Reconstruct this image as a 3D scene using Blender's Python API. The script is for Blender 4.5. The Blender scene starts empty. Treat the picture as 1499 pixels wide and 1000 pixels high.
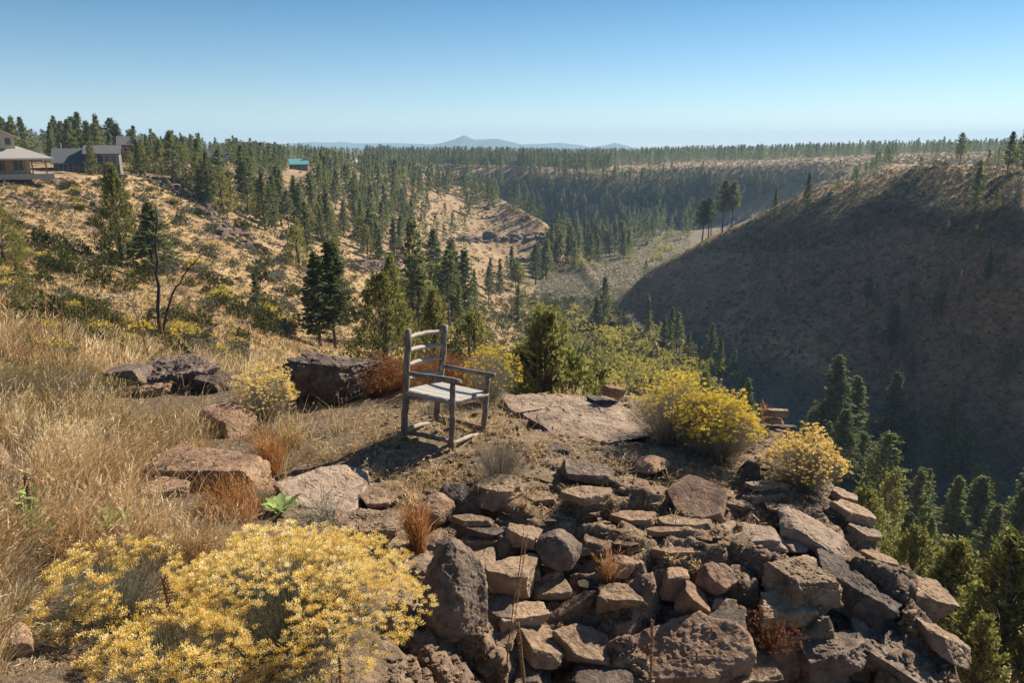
import bpy, math, random
import numpy as np
from mathutils import Vector
# ---------------------------------------------------------------- camera, light, exposure
CZ = 3.2                       # height of the camera above the chair's ground
F = 1124.0                     # focal length in pixels of the 1499 px wide photograph
PHI = math.radians(14.2)       # camera looks down by this much
SUN_EL, SUN_AZ = math.radians(36), math.radians(50)   # azimuth from +Y towards +X
scn = bpy.context.scene
C = scn.collection
cam_d = bpy.data.cameras.new('camera'); cam = bpy.data.objects.new('camera', cam_d); C.objects.link(cam)
cam.location = (0, 0, CZ); cam.rotation_euler = (math.pi/2 - PHI, 0, 0)
cam_d.sensor_width = 36; cam_d.lens = 36*F/1499
cam_d.clip_start = 0.1; cam_d.clip_end = 60000
scn.camera = cam
w = bpy.data.worlds.new('World'); scn.world = w; w.use_nodes = True
nt = w.node_tree; bg = nt.nodes['Background']
sky = nt.nodes.new('ShaderNodeTexSky'); sky.sky_type = 'NISHITA'; sky.sun_disc = False
sky.sun_elevation = SUN_EL; sky.sun_rotation = SUN_AZ
sky.air_density = 1.0; sky.dust_density = 0.1; sky.ozone_density = 3.0; sky.altitude = 900
tc = nt.nodes.new('ShaderNodeTexCoord'); sx = nt.nodes.new('ShaderNodeSeparateXYZ'); nt.links.new(tc.outputs['Generated'], sx.inputs[0])
cr = nt.nodes.new('ShaderNodeValToRGB'); nt.links.new(sx.outputs[2], cr.inputs[0]); e = cr.color_ramp.elements; e.new(.07); e.new(.17)
for el, (p_, c_) in zip(e, [(0, (.95, .93, .93)), (.07, (.68, .78, .82)), (.17, (.34, .58, .68)), (.5, (.62, .82, .95))]): el.position = p_; el.color = (*c_, 1)
mm = nt.nodes.new('ShaderNodeMix'); mm.data_type = 'RGBA'; mm.blend_type = 'MULTIPLY'; mm.inputs[0].default_value = 1
nt.links.new(sky.outputs[0], mm.inputs[6]); nt.links.new(cr.outputs[0], mm.inputs[7])      # a clear blue autumn sky, deeper overhead
nt.links.new(mm.outputs[2], bg.inputs[0]); bg.inputs[1].default_value = 0.061
sd = bpy.data.lights.new('sun', 'SUN'); sd.energy = 5.0; sd.angle = math.radians(0.5); sd.color = (1.0, 0.90, 0.75)
so = bpy.data.objects.new('sun', sd); C.objects.link(so)
sdir = Vector((math.sin(SUN_AZ)*math.cos(SUN_EL), math.cos(SUN_AZ)*math.cos(SUN_EL), math.sin(SUN_EL)))
so.rotation_euler = sdir.to_track_quat('Z', 'Y').to_euler(); so.location = (30, 30, 60)
vs = scn.view_settings; vs.view_transform = 'Standard'; vs.look = 'None'; vs.gamma = 1; vs.exposure = 1.18
scn.cycles.max_bounces = 5; scn.cycles.diffuse_bounces = 3; scn.cycles.transmission_bounces = 3
scn.cycles.glossy_bounces = 1; scn.cycles.volume_bounces = 0; scn.cycles.transparent_max_bounces = 4
scn.cycles.use_denoising = True
scn.cycles.use_adaptive_sampling = False

R = np.random.default_rng(7)
random.seed(7)
# ---------------------------------------------------------------- numeric helpers
def _hash(i, j, k, s):
    n = (i*374761393 + j*668265263 + k*2147483647 + s*1274126177) & 0xffffffff
    n = ((n ^ (n >> 13))*1274126177) & 0xffffffff
    n = ((n ^ (n >> 15))*2246822519) & 0xffffffff
    return (n ^ (n >> 16)) & 0xffffffff
def noise(P, s=0):
    """value-gradient noise, P (n,3) -> about -1..1"""
    P = np.asarray(P, float); I = np.floor(P).astype(np.int64); f = P - I
    u = f*f*f*(f*(f*6-15)+10); out = 0
    for a in (0, 1):
        for b in (0, 1):
            for c in (0, 1):
                h = _hash(I[:, 0]+a, I[:, 1]+b, I[:, 2]+c, s)
                gx = ((h & 1023)/511.5-1); gy = (((h >> 10) & 1023)/511.5-1); gz = (((h >> 20) & 1023)/511.5-1)
                d = gx*(f[:, 0]-a) + gy*(f[:, 1]-b) + gz*(f[:, 2]-c)
                wx = u[:, 0] if a else 1-u[:, 0]; wy = u[:, 1] if b else 1-u[:, 1]; wz = u[:, 2] if c else 1-u[:, 2]
                out = out + d*wx*wy*wz
    return out*1.3
def fbm(P, oc=5, s=0, g=.5, l=2.03, ridged=False):
    a, o, t = 1.0, 0, 0; P = np.asarray(P, float).copy()
    for i in range(oc):
        n = noise(P, s+i*17)
        if ridged: n = 1-2*np.abs(n)
        o = o + n*a; t += a; a *= g; P = P*l + 3.7
    return o/t
def n2(x, y, sc, oc=4, s=0, **k): return fbm(np.stack([np.ravel(x)/sc, np.ravel(y)/sc, np.zeros(np.size(x))+.37], 1), oc, s, **k).reshape(np.shape(x))
def sstep(a, b, x): t = np.clip((x-a)/(b-a), 0, 1); return t*t*(3-2*t)
def T(py): return math.tan(PHI + math.atan((py-500)/F))
def pos(px, py, Y):
    """point of the place seen at a pixel of the photograph, Y metres ahead"""
    u, v = (px-749.5)/F, (500-py)/F
    t = Y/(math.cos(PHI)+v*math.sin(PHI))
    return np.array([u*t, Y, CZ + t*(v*math.cos(PHI)-math.sin(PHI))])
def pxm(p):
    """pixels per metre at a point"""
    return F/(p[1]*math.cos(PHI) - (p[2]-CZ)*math.sin(PHI))

# ---------------------------------------------------------------- terrain
# one profile per viewing direction: (Y, z below camera) of start, near drop, valley, toe, crest, behind crest, far wall foot, far rim, plateau, horizon
COL = {
 -700: [(2,-2),(35,-4),(60,-6),(80,-5),(110,-2),(200,-3),(500,-4),(715,-5),(3000,-10),(9000,-24)],
 -250: [(6,-2.2),(35,-5.5),(60,-8),(95,-7.5),(135,-3.8),(220,-3),(500,-4),(715,-5),(3000,-10),(9000,-24)],
    0: [(8,-2.9),(35,-7.3),(60,-9.6),(100,-9.0),(140,-4.7),(220,-4),(500,-4),(715,-5),(3000,-10),(9000,-24)],
  150: [(9,-3.3),(40,-9.0),(75,-12),(115,-11.5),(165,-5.4),(240,-5),(500,-5),(715,-6),(3000,-10),(9000,-24)],
  300: [(10,-3.5),(45,-11.4),(90,-15),(150,-15.0),(220,-8.5),(300,-7),(500,-7),(715,-7),(3000,-12),(9000,-24)],
  450: [(10,-4.5),(60,-16.2),(120,-22.5),(220,-23),(340,-13.5),(420,-12),(600,-11),(760,-9),(3000,-14),(9000,-24)],
  600: [(9,-7),(70,-20),(170,-33),(330,-37),(480,-19.0),(560,-21),(660,-26),(740,-16),(3000,-15),(9000,-24)],
  700: [(7,-9),(75,-25),(220,-46),(390,-50),(540,-29),(600,-46),(660,-56),(740,-17),(3000,-15),(9000,-24)],
  760: [(6,-10),(85,-31),(230,-55),(370,-57),(480,-37),(540,-56),(650,-62),(730,-18),(3000,-15),(9000,-24)],
  800: [(6,-11),(90,-36),(240,-59),(370,-60),(440,-43),(495,-60),(645,-65),(725,-19),(3000,-16),(9000,-24)],
  835: [(6,-11),(95,-38),(240,-60),(380,-61),(430,-56),(480,-61),(640,-66),(720,-20),(3000,-16),(9000,-24)],
  900: [(6,-12),(100,-44),(240,-60.5),(272,-61),(300,-60),(340,-61),(640,-66),(715,-20),(3000,-15),(9000,-24)],
  950: [(6,-12),(110,-49),(215,-61),(262,-61),(300,-48),(340,-61),(640,-66),(715,-19),(3000,-13),(9000,-24)],
 1000: [(6,-12),(110,-50),(195,-62),(235,-62),(298,-40),(345,-62),(640,-66),(715,-17),(3000,-12),(9000,-24)],
 1100: [(6,-12),(110,-51),(170,-63),(200,-63),(290,-26),(350,-55),(640,-64),(715,-15),(3000,-11),(9000,-24)],
 1180: [(6,-12),(108,-53),(155,-64),(180,-64),(283,-15.2),(360,-38),(640,-48),(715,-12),(3000,-10),(9000,-24)],
 1300: [(6,-12),(105,-55),(148,-65),(165,-65),(268,-6.6),(380,-13),(600,-10),(800,-8),(3000,-8),(9000,-24)],
 1400: [(6,-12),(100,-56),(140,-66),(152,-66),(240,-6.2),(380,-11),(600,-8),(800,-6),(3000,-8),(9000,-24)],
 1499: [(6,-12),(95,-57),(130,-66),(142,-66),(215,-6.1),(360,-9),(600,-7),(800,-5),(3000,-8),(9000,-24)],
 1800: [(6,-12),(85,-57),(105,-66),(115,-66),(175,-20.0),(300,-16),(600,-5),(800,-4),(3000,-8),(9000,-24)],  # unseen crests, this and the next, lowered so sun reaches the valley pines
 2400: [(6,-12),(70,-55),(85,-62),(90,-62),(135,-32.0),(300,-25),(600,-5),(800,-4),(3000,-8),(9000,-24)],
}
SH = {1000: (284,-45), 1100: (272,-33), 1180: (258,-21.5), 1300: (230,-16), 1400: (196,-16), 1499: (172,-16), 1800: (145,-28), 2400: (115,-40)}   # shoulder below the crest
for c, k in COL.items(): k.insert(4, SH[c] if c in SH else (k[3][0]*.4+k[4][0]*.6, k[3][1]*.4+k[4][1]*.6))
cpx = np.array(sorted(COL)); KY = np.array([[k[0] for k in COL[c]] for c in cpx], float); KZ = np.array([[k[1] for k in COL[c]] for c in cpx], float)
def pchip(x, y, xq):
    """monotone cubic, x (k,), y (k,m), xq (n,) -> (n,m)"""
    h = np.diff(x)[:, None]; d = np.diff(y, axis=0)/h
    m = np.zeros_like(y); ok = (d[:-1]*d[1:]) > 0
    w1 = 2*h[1:]+h[:-1]; w2 = h[1:]+2*h[:-1]
    with np.errstate(divide='ignore', invalid='ignore'):
        mm = (w1+w2)/(w1/d[:-1]+w2/d[1:])
    m[1:-1] = np.where(ok, mm, 0); m[0] = d[0]; m[-1] = d[-1]
    i = np.clip(np.searchsorted(x, xq)-1, 0, len(x)-2); hh = h[i]; t = ((xq-x[i])[:, None])/hh
    return (2*t**3-3*t**2+1)*y[i]+(t**3-2*t**2+t)*hh*m[i]+(-2*t**3+3*t**2)*y[i+1]+(t**3-t**2)*hh*m[i+1]
NC, NR = 620, 900
uc = np.linspace(-1.35, 1.25, NC); Yr = np.exp(np.linspace(math.log(4.0), math.log(8950), NR))
KYc = pchip(cpx, np.log(KY), 749.5+F*uc); KZc = pchip(cpx, KZ, 749.5+F*uc)
FZ = np.zeros((NR, NC))
for i in range(NC):
    ky = np.exp(KYc[i]); FZ[:, i] = pchip(ky, KZc[i][:, None], np.clip(Yr, ky[0], 9000))[:, 0]
FX = Yr[:, None]*uc[None, :]; FY = np.repeat(Yr[:, None], NC, 1)
am = sstep(15, 120, FY)
FZ += am*(1.6*n2(FX, FY, 45, 4, 1) + 0.5*n2(FX, FY, 9, 4, 2, ridged=True)) + (1-am)*.5*n2(FX, FY, 5, 4, 3)*sstep(12, 18, FY)
FZ += sstep(500, 2500, FY)*5*n2(FX, FY, 900, 3, 5)
side = sstep(38, 90, FX)*sstep(130, 170, FY)*(1-sstep(265, 330, FY))          # ribs and hollows of the shaded hill
FZ += side*(5.5*n2(FX*.8-FY*.6, (FX*.6+FY*.8)*.3, 30, 3, 9))
for (ax, ay), (bx_, by_), amp_, wd_ in [((122,240),(74,218),2.6,11), ((150,200),(112,182),2.4,10), ((105,262),(80,262),2.0,7)]:      # spurs that catch the low light
    t_ = np.clip(((FX-ax)*(bx_-ax)+(FY-ay)*(by_-ay))/((bx_-ax)**2+(by_-ay)**2), 0, 1); d_ = np.hypot(FX-ax-t_*(bx_-ax), FY-ay-t_*(by_-ay)); FZ += amp_*np.exp(-(d_/wd_)**2)*(1-.55*t_)
FZ += CZ
# near plateau
NPT = [(600,640,8.0),(700,640,8.0),(650,615,8.45),(760,592,9.4),(840,590,9.5),(905,592,9.4),(930,620,8.9),(1100,620,8.9),(850,650,7.9),(1000,700,7.2),(1200,740,7.0),
 (700,720,6.9),(850,760,6.4),(1000,790,6.25),(1200,825,6.2),(1130,780,6.5),(700,880,5.6),(850,890,5.55),(1000,920,5.45),(800,1000,5.1),(1000,1030,5.0),(1300,1000,5.2),(1270,900,5.7),(620,860,5.6),
 (450,700,7.2),(520,760,6.3),(300,680,7.2),(150,650,7.6),(0,640,7.5),(0,720,6.0),(150,800,5.0),(300,850,4.6),(0,900,3.9),(400,1000,3.9),(100,1000,3.3),(600,960,4.6),(560,830,5.6),
 (150,575,10.5),(400,570,10.2),(300,552,12.0),(0,572,10.5),(550,570,10.2),(650,575,10.0),(-200,640,8),(-200,900,4),(150,545,13),(1150,650,8.3),(500,600,9.3)]
A = np.array([pos(*p) for p in NPT]+[(-5,1,CZ-1.9),(-2,1,CZ-2.1),(0,2.6,CZ-3.1),(2,3.4,CZ-5.6),(4,3.4,CZ-6),(0,1,CZ-2.3),(-9,5,CZ-2),(-9,11,CZ-2.9),(3.6,1,CZ-6)])
def tps(r): return np.where(r > 1e-9, r*r*np.log(r+1e-12), 0)
n_ = len(A); K = tps(np.hypot(A[:, None, 0]-A[None, :, 0], A[:, None, 1]-A[None, :, 1])) + np.eye(n_)*.02
M = np.zeros((n_+3, n_+3)); M[:n_, :n_] = K; M[:n_, n_] = 1; M[:n_, n_+1:] = A[:, :2]; M[n_, :n_] = 1; M[n_+1:, :n_] = A[:, :2].T
wr = np.linalg.solve(M, np.concatenate([A[:, 2], [0, 0, 0]]))
GX, GY = np.linspace(-10, 6.5, 720), np.linspace(1.0, 16, 640)
NX, NY = np.meshgrid(GX, GY)
NZ = np.full(NX.shape, wr[n_]) + wr[n_+1]*NX + wr[n_+2]*NY
for k in range(n_): NZ += wr[k]*tps(np.hypot(NX-A[k, 0], NY-A[k, 1]))
RIM = [(-14,0),(-14,14.2),(-6,13.6),(-3.6,12.4),(-2.2,11.2),(-0.9,10.4),(0,9.9),(0.9,9.75),(1.7,9.7),(2.6,9.55),(3.1,9.2),(3.25,8.5),(3.4,7.3),(3.45,6.6),(3.6,5.3),(3.7,3),(3.7,0)]
def seg_dist(X, Y, poly):
    d = np.full(X.shape, 1e9); ins = np.zeros(X.shape, bool)
    for (a, b), (c, e) in zip(poly, poly[1:]+poly[:1]):
        t = np.clip(((X-a)*(c-a)+(Y-b)*(e-b))/((c-a)**2+(e-b)**2), 0, 1)
        d = np.minimum(d, np.hypot(X-a-t*(c-a), Y-b-t*(e-b)))
        cr = ((b > Y) != (e > Y)) & (X < (c-a)*(Y-b)/((e-b) if e != b else 1e-9)+a)
        ins ^= cr
    return d, ins
dd, ins = seg_dist(NX + .18*n2(NX, NY, 1.1, 4, 21), NY + .18*n2(NX, NY, 1.0, 4, 22), RIM)
dout = np.where(ins, 0, dd)
NZ = NZ - np.where(NX > -3.0, 1.9, .5)*dout
# rocky where the ledge is, soft soil on the left
rocky = sstep(-1.6, -.2, NX + .5*n2(NX, NY, 1.5, 3, 31))*(1-.75*sstep(6.4, 7.2, NY)*(1-sstep(1.2, 2.0, NX)*0)) 
rocky = np.clip(rocky + sstep(.0, .5, dout) + .8*np.exp(-((NX+1.9)/.7)**2-((NY-6.9)/.5)**2), 0, 1)
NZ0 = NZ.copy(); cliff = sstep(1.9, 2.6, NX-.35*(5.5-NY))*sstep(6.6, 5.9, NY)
st = .085; q = NZ/st + .9*n2(NX, NY, .9, 4, 41) + .35*NX; fr = q-np.floor(q)
NZ = NZ + rocky*(np.floor(q)+sstep(.55, .95, fr)-q)*st*.9
def cells(X, Y, s, seed, amp, tilt):
    """ground broken into flat tilted plates with gaps between"""
    x, y = X/s, Y/s*1.25; ix, iy = np.floor(x).astype(np.int64), np.floor(y).astype(np.int64); d1 = np.full(X.shape, 9.); d2 = d1.copy(); hh = np.zeros(X.shape)
    for a in (-1, 0, 1):
        for b in (-1, 0, 1):
            h = _hash(ix+a, iy+b, seed, 7); jx, jy = (h & 1023)/1023, ((h >> 10) & 1023)/1023; h3 = _hash(ix+a, iy+b, seed, 9)
            dx, dy = x-(ix+a+jx), y-(iy+b+jy); d = np.hypot(dx, dy)
            v = amp*(((h >> 20) & 1023)/511.5-1) + tilt*s*(dx*((h3 & 1023)/511.5-1)+dy*(((h3 >> 10) & 1023)/511.5-1))
            c = d < d1; d2 = np.where(c, d1, np.minimum(d2, d)); hh = np.where(c, v, hh); d1 = np.minimum(d1, d)
    return hh - amp*.9*np.exp(-((d2-d1)/.10)**2)
wx_, wy_ = .10*n2(NX, NY, .5, 4, 61), .10*n2(NX, NY, .5, 4, 62)
NZ = NZ + rocky*(cells(NX+wx_, NY+wy_, .60, 3, .06+.10*sstep(6.4, 5.9, NY), .42)+cells(NX+wx_, NY+wy_, .19, 5, .022, .28)+cells(NX+wx_*.5, NY+wy_*.5, .085, 8, .008, .2))
NZ = NZ + cliff*(.16*n2(NX, NY, .55, 5, 71, ridged=True)+.05*n2(NX, NY, .16, 4, 72, ridged=True))
NZ = NZ + rocky*(.04*n2(NX, NY, .42, 5, 43, ridged=True)+.03*n2(NX, NY, .11, 3, 45)) + (1-rocky)*(.04*n2(NX, NY, .8, 4, 44)+.012*n2(NX, NY, .07, 2, 46))
def far_grid(x, y):
    fi = np.clip((np.log(np.maximum(y, 4.001))-math.log(4.0))/(math.log(8950)-math.log(4.0))*(NR-1), 0, NR-1.001)
    fj = np.clip((x/np.maximum(y, 4.001)+1.35)/2.6*(NC-1), 0, NC-1.001)
    i, j = fi.astype(int), fj.astype(int); a, b = fi-i, fj-j
    return FZ[i, j]*(1-a)*(1-b)+FZ[i+1, j]*a*(1-b)+FZ[i, j+1]*(1-a)*b+FZ[i+1, j+1]*a*b
FN = far_grid(NX, NY)
kk = .25; mx = np.maximum(NZ, FN); NZ = np.where(np.abs(NZ-FN) < kk, mx + (kk-np.abs(NZ-FN))**2/(4*kk), mx)
def near_grid(x, y):
    fi = np.clip((y-GY[0])/(GY[1]-GY[0]), 0, len(GY)-1.001); fj = np.clip((x-GX[0])/(GX[1]-GX[0]), 0, len(GX)-1.001)
    i, j = fi.astype(int), fj.astype(int); a, b = fi-i, fj-j
    return NZ[i, j]*(1-a)*(1-b)+NZ[i+1, j]*a*(1-b)+NZ[i, j+1]*(1-a)*b+NZ[i+1, j+1]*a*b
def ground(x, y):
    x = np.atleast_1d(np.asarray(x, float)); y = np.atleast_1d(np.asarray(y, float))
    isn = (x > GX[0]) & (x < GX[-1]) & (y < 15.7)
    return np.where(isn, near_grid(x, y), far_grid(x, y))
def gz(x, y): return float(ground(x, y)[0])
def hit(px, py, y0=1.5, y1=2600, n=900):
    """where the sight line through each pixel first meets the ground; NaN where it does not"""
    px = np.atleast_1d(np.asarray(px, float)); py = np.atleast_1d(np.asarray(py, float))
    u, v = (px-749.5)/F, (500-py)/F; den = math.cos(PHI)+v*math.sin(PHI)
    kx = u/den; kz = (v*math.cos(PHI)-math.sin(PHI))/den
    Ys = np.exp(np.linspace(math.log(y0), math.log(y1), n)); out = np.full(len(px), np.nan); prev = None
    for Y in Ys:
        d = CZ+kz*Y-ground(kx*Y, np.full(len(px), Y))
        if prev is not None:
            h = (d <= 0) & (prev > 0) & np.isnan(out)
            out[h] = Yp + (Y-Yp)*(prev[h]/(prev[h]-d[h]))
        prev, Yp = d, Y
    return np.stack([kx*out, out, CZ+kz*out], 1)

# ---------------------------------------------------------------- object helpers
def mesh(name, V, Fs, mats, tint=None, smooth=True, mi=None):
    V = np.asarray(V, np.float32)
    if not isinstance(Fs, (list, tuple)): Fs = [Fs]
    Fs = [np.asarray(f, np.int32) for f in Fs if len(f)]
    me = bpy.data.meshes.new(name)
    me.vertices.add(len(V)); me.vertices.foreach_set('co', V.ravel())
    tot = np.concatenate([np.full(len(f), f.shape[1], np.int32) for f in Fs]); lp = np.concatenate([f.ravel() for f in Fs])
    me.loops.add(len(lp)); me.loops.foreach_set('vertex_index', lp)
    me.polygons.add(len(tot)); me.polygons.foreach_set('loop_start', np.concatenate([[0], np.cumsum(tot)[:-1]]).astype(np.int32))
    me.polygons.foreach_set('loop_total', tot)
    me.polygons.foreach_set('use_smooth', np.full(len(tot), smooth))
    for m in (mats if isinstance(mats, (list, tuple)) else [mats]): me.materials.append(m)
    if mi is not None: me.polygons.foreach_set('material_index', np.asarray(mi, np.int32))
    if tint is not None:
        a = me.attributes.new('tint', 'FLOAT', 'POINT'); a.data.foreach_set('value', np.asarray(tint, np.float32))
    me.update(); me.validate()
    return me
def link(name, me, parent=None, loc=None, rot=None, sc=None):
    o = bpy.data.objects.new(name, me); C.objects.link(o)
    if parent is not None: o.parent = parent
    if loc is not None: o.location = [float(q) for q in loc]
    if rot is not None: o.rotation_euler = rot
    if sc is not None: o.scale = (sc, sc, sc) if np.isscalar(sc) else sc
    return o
def tag(o, label, cat, group=None):
    o['label'] = label; o['category'] = cat
    if group: o['group'] = group
    return o
def kind(o, k): o['kind'] = k; return o
def thing(name, label, cat, loc, rz=0, group=None, sc=None):
    return tag(link(name, None, None, loc, (0, 0, rz), sc), label, cat, group)
class MB:
    """collects pieces of one mesh"""
    def __init__(s): s.v = []; s.q = []; s.t = []; s.n = 0; s.tt = []
    def add(s, V, Q=None, Tt=None, tint=0.5):
        V = np.asarray(V, float)
        if Q is not None and len(Q): s.q.append(np.asarray(Q)+s.n)
        if Tt is not None and len(Tt): s.t.append(np.asarray(Tt)+s.n)
        s.v.append(V); s.n += len(V); s.tt.append(np.broadcast_to(tint, len(V)))
        return s
    def mesh(s, name, mat, smooth=True):
        Fs = ([np.concatenate(s.q)] if s.q else [])+([np.concatenate(s.t)] if s.t else [])
        return mesh(name, np.concatenate(s.v), Fs, mat, np.concatenate(s.tt), smooth)
    def box(s, a, b, tint=.5):
        a, b = np.minimum(a, b), np.maximum(a, b)
        V = [(x, y, z) for x in (a[0], b[0]) for y in (a[1], b[1]) for z in (a[2], b[2])]
        return s.add(V, [(0,1,3,2),(4,6,7,5),(0,4,5,1),(2,3,7,6),(0,2,6,4),(1,5,7,3)], None, tint)
    def tube(s, P, r, n=8, tint=.5, cap=True):
        P = np.asarray(P, float); r = np.broadcast_to(r, len(P)); t = np.gradient(P, axis=0); t /= np.linalg.norm(t, axis=1)[:, None]+1e-9
        ref = np.array([0, 0, 1.]) if abs(t[0, 2]) < .9 else np.array([1., 0, 0])
        a = np.cross(t, ref); a /= np.linalg.norm(a, axis=1)[:, None]+1e-9; b = np.cross(t, a)
        th = np.linspace(0, 2*math.pi, n, endpoint=False)
        V = (P[:, None]+r[:, None, None]*(a[:, None]*np.cos(th)[None, :, None]+b[:, None]*np.sin(th)[None, :, None])).reshape(-1, 3)
        m = len(P); i = np.arange(m-1)[:, None]*n; j = np.arange(n)[None]; j2 = (j+1) % n
        Q = np.stack([i+j, i+n+j, i+n+j2, i+j2], -1).reshape(-1, 4)
        Tt = None
        if cap:
            V = np.vstack([V, P[:1], P[-1:]]); k = m*n; jj = np.arange(n); j3 = (jj+1) % n
            Tt = np.vstack([np.stack([np.full(n, k), jj, j3], 1), np.stack([np.full(n, k+1), (m-1)*n+j3, (m-1)*n+jj], 1)])
        return s.add(V, Q, Tt, tint)
def quads(Cn, D, W, tint):
    """free quads (leaves, needles): centre, half-length vector, half-width vector"""
    V = np.stack([Cn-D, Cn+W*.9, Cn+D, Cn-W*.9], 1).reshape(-1, 3); n = len(Cn)
    return V, np.arange(n*4).reshape(n, 4), np.repeat(tint, 4)
def rdir(n, r=R): d = r.normal(size=(n, 3)); return d/np.linalg.norm(d, axis=1)[:, None]
def perp(D, r=R):
    a = np.cross(D, rdir(len(D), r)); return a/(np.linalg.norm(a, axis=1)[:, None]+1e-9)
def ribbons(P0, L, dirv, bend, wd, tint, k=3, r=R):
    """curved grass blades as narrow ribbons: root, length, direction, bend vector, width"""
    n = len(P0); s = np.linspace(0, 1, k+1); side = perp(dirv*np.array([1, 1, .2]), r); side[:, 2] *= .2
    side /= np.linalg.norm(side, axis=1)[:, None]
    P = P0[:, None]+(L[:, None]*s)[:, :, None]*dirv[:, None]+(L[:, None]*s**2)[:, :, None]*bend[:, None]
    wv = wd[:, None]*(1-.8*s**1.5)
    V = np.stack([P-side[:, None]*wv[:, :, None]/2, P+side[:, None]*wv[:, :, None]/2], 2).reshape(-1, 3)
    b = np.arange(n)[:, None]*(2*(k+1)); j = np.arange(k)[None]*2
    Q = np.stack([b+j, b+j+1, b+j+3, b+j+2], -1).reshape(-1, 4)
    return V, Q, np.repeat(tint, 2*(k+1))
# ---------------------------------------------------------------- materials
def N(nt, typ, ins=None, **kw):
    n = nt.nodes.new('ShaderNode'+typ)
    for k, v in kw.items(): setattr(n, k, v)
    for k, v in (ins or {}).items():
        s = n.inputs[k]
        if isinstance(v, bpy.types.NodeSocket): nt.links.new(v, s)
        else: s.default_value = v
    return n
def ramp(nt, fac, stops):
    n = nt.nodes.new('ShaderNodeValToRGB'); nt.links.new(fac, n.inputs[0]); e = n.color_ramp.elements
    while len(e) < len(stops): e.new(.5)
    for el, (p, c) in zip(e, stops): el.position = p; el.color = (*c, 1) if len(c) == 3 else c
    return n.outputs[0]
def mixc(nt, f, a, b, mode='MIX'):
    n = nt.nodes.new('ShaderNodeMix'); n.data_type = 'RGBA'; n.blend_type = mode
    for i, v in ((0, f), (6, a), (7, b)):
        if isinstance(v, bpy.types.NodeSocket): nt.links.new(v, n.inputs[i])
        else: n.inputs[i].default_value = v if i == 0 else (*v, 1)
    return n.outputs[2]
def mth(nt, op, a, b=0.0, clamp=False):
    n = nt.nodes.new('ShaderNodeMath'); n.operation = op; n.use_clamp = clamp
    for i, v in ((0, a), (1, b)):
        if isinstance(v, bpy.types.NodeSocket): nt.links.new(v, n.inputs[i])
        else: n.inputs[i].default_value = v
    return n.outputs[0]
def tnoise(nt, co, scale, det=4, rough=.6, dist=0):
    return N(nt, 'TexNoise', {'Vector': co, 'Scale': scale, 'Detail': det, 'Roughness': rough, 'Distortion': dist}).outputs[0]
def newmat(name):
    m = bpy.data.materials.new(name); m.use_nodes = True; nt = m.node_tree; nt.nodes.clear()
    return m, nt, nt.nodes.new('ShaderNodeOutputMaterial')
def leafmat(name, stops, trans=.35, rough=.7, var=0.12):
    """foliage: colour by the leaf's own tint, a little by plant, thin enough to glow when backlit"""
    m, nt, out = newmat(name)
    t = N(nt, 'Attribute', attribute_name='tint').outputs['Fac']
    oi = N(nt, 'ObjectInfo').outputs['Random']
    c = ramp(nt, mth(nt, 'ADD', t, mth(nt, 'MULTIPLY', mth(nt, 'SUBTRACT', oi, .5), var*2)), stops)
    d = N(nt, 'BsdfDiffuse', {'Color': c}); tr = N(nt, 'BsdfTranslucent', {'Color': c})
    mx = N(nt, 'MixShader', {0: trans, 1: d.outputs[0], 2: tr.outputs[0]})
    nt.links.new(mx.outputs[0], out.inputs[0]); return m
def plain(name, col, rough=.8, nsc=8, amp=.35, bump=.2, bd=.02, metal=0):
    m, nt, out = newmat(name); co = N(nt, 'TexCoord').outputs['Object']
    n = tnoise(nt, co, nsc, 5); c = mixc(nt, n, tuple(x*(1-amp) for x in col), tuple(min(1, x*(1+amp)) for x in col))
    b = N(nt, 'Bump', {'Height': n, 'Strength': bump, 'Distance': bd})
    p = N(nt, 'BsdfPrincipled', {'Base Color': c, 'Roughness': rough, 'Normal': b.outputs[0], 'Metallic': metal})
    nt.links.new(p.outputs[0], out.inputs[0]); return m
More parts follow.
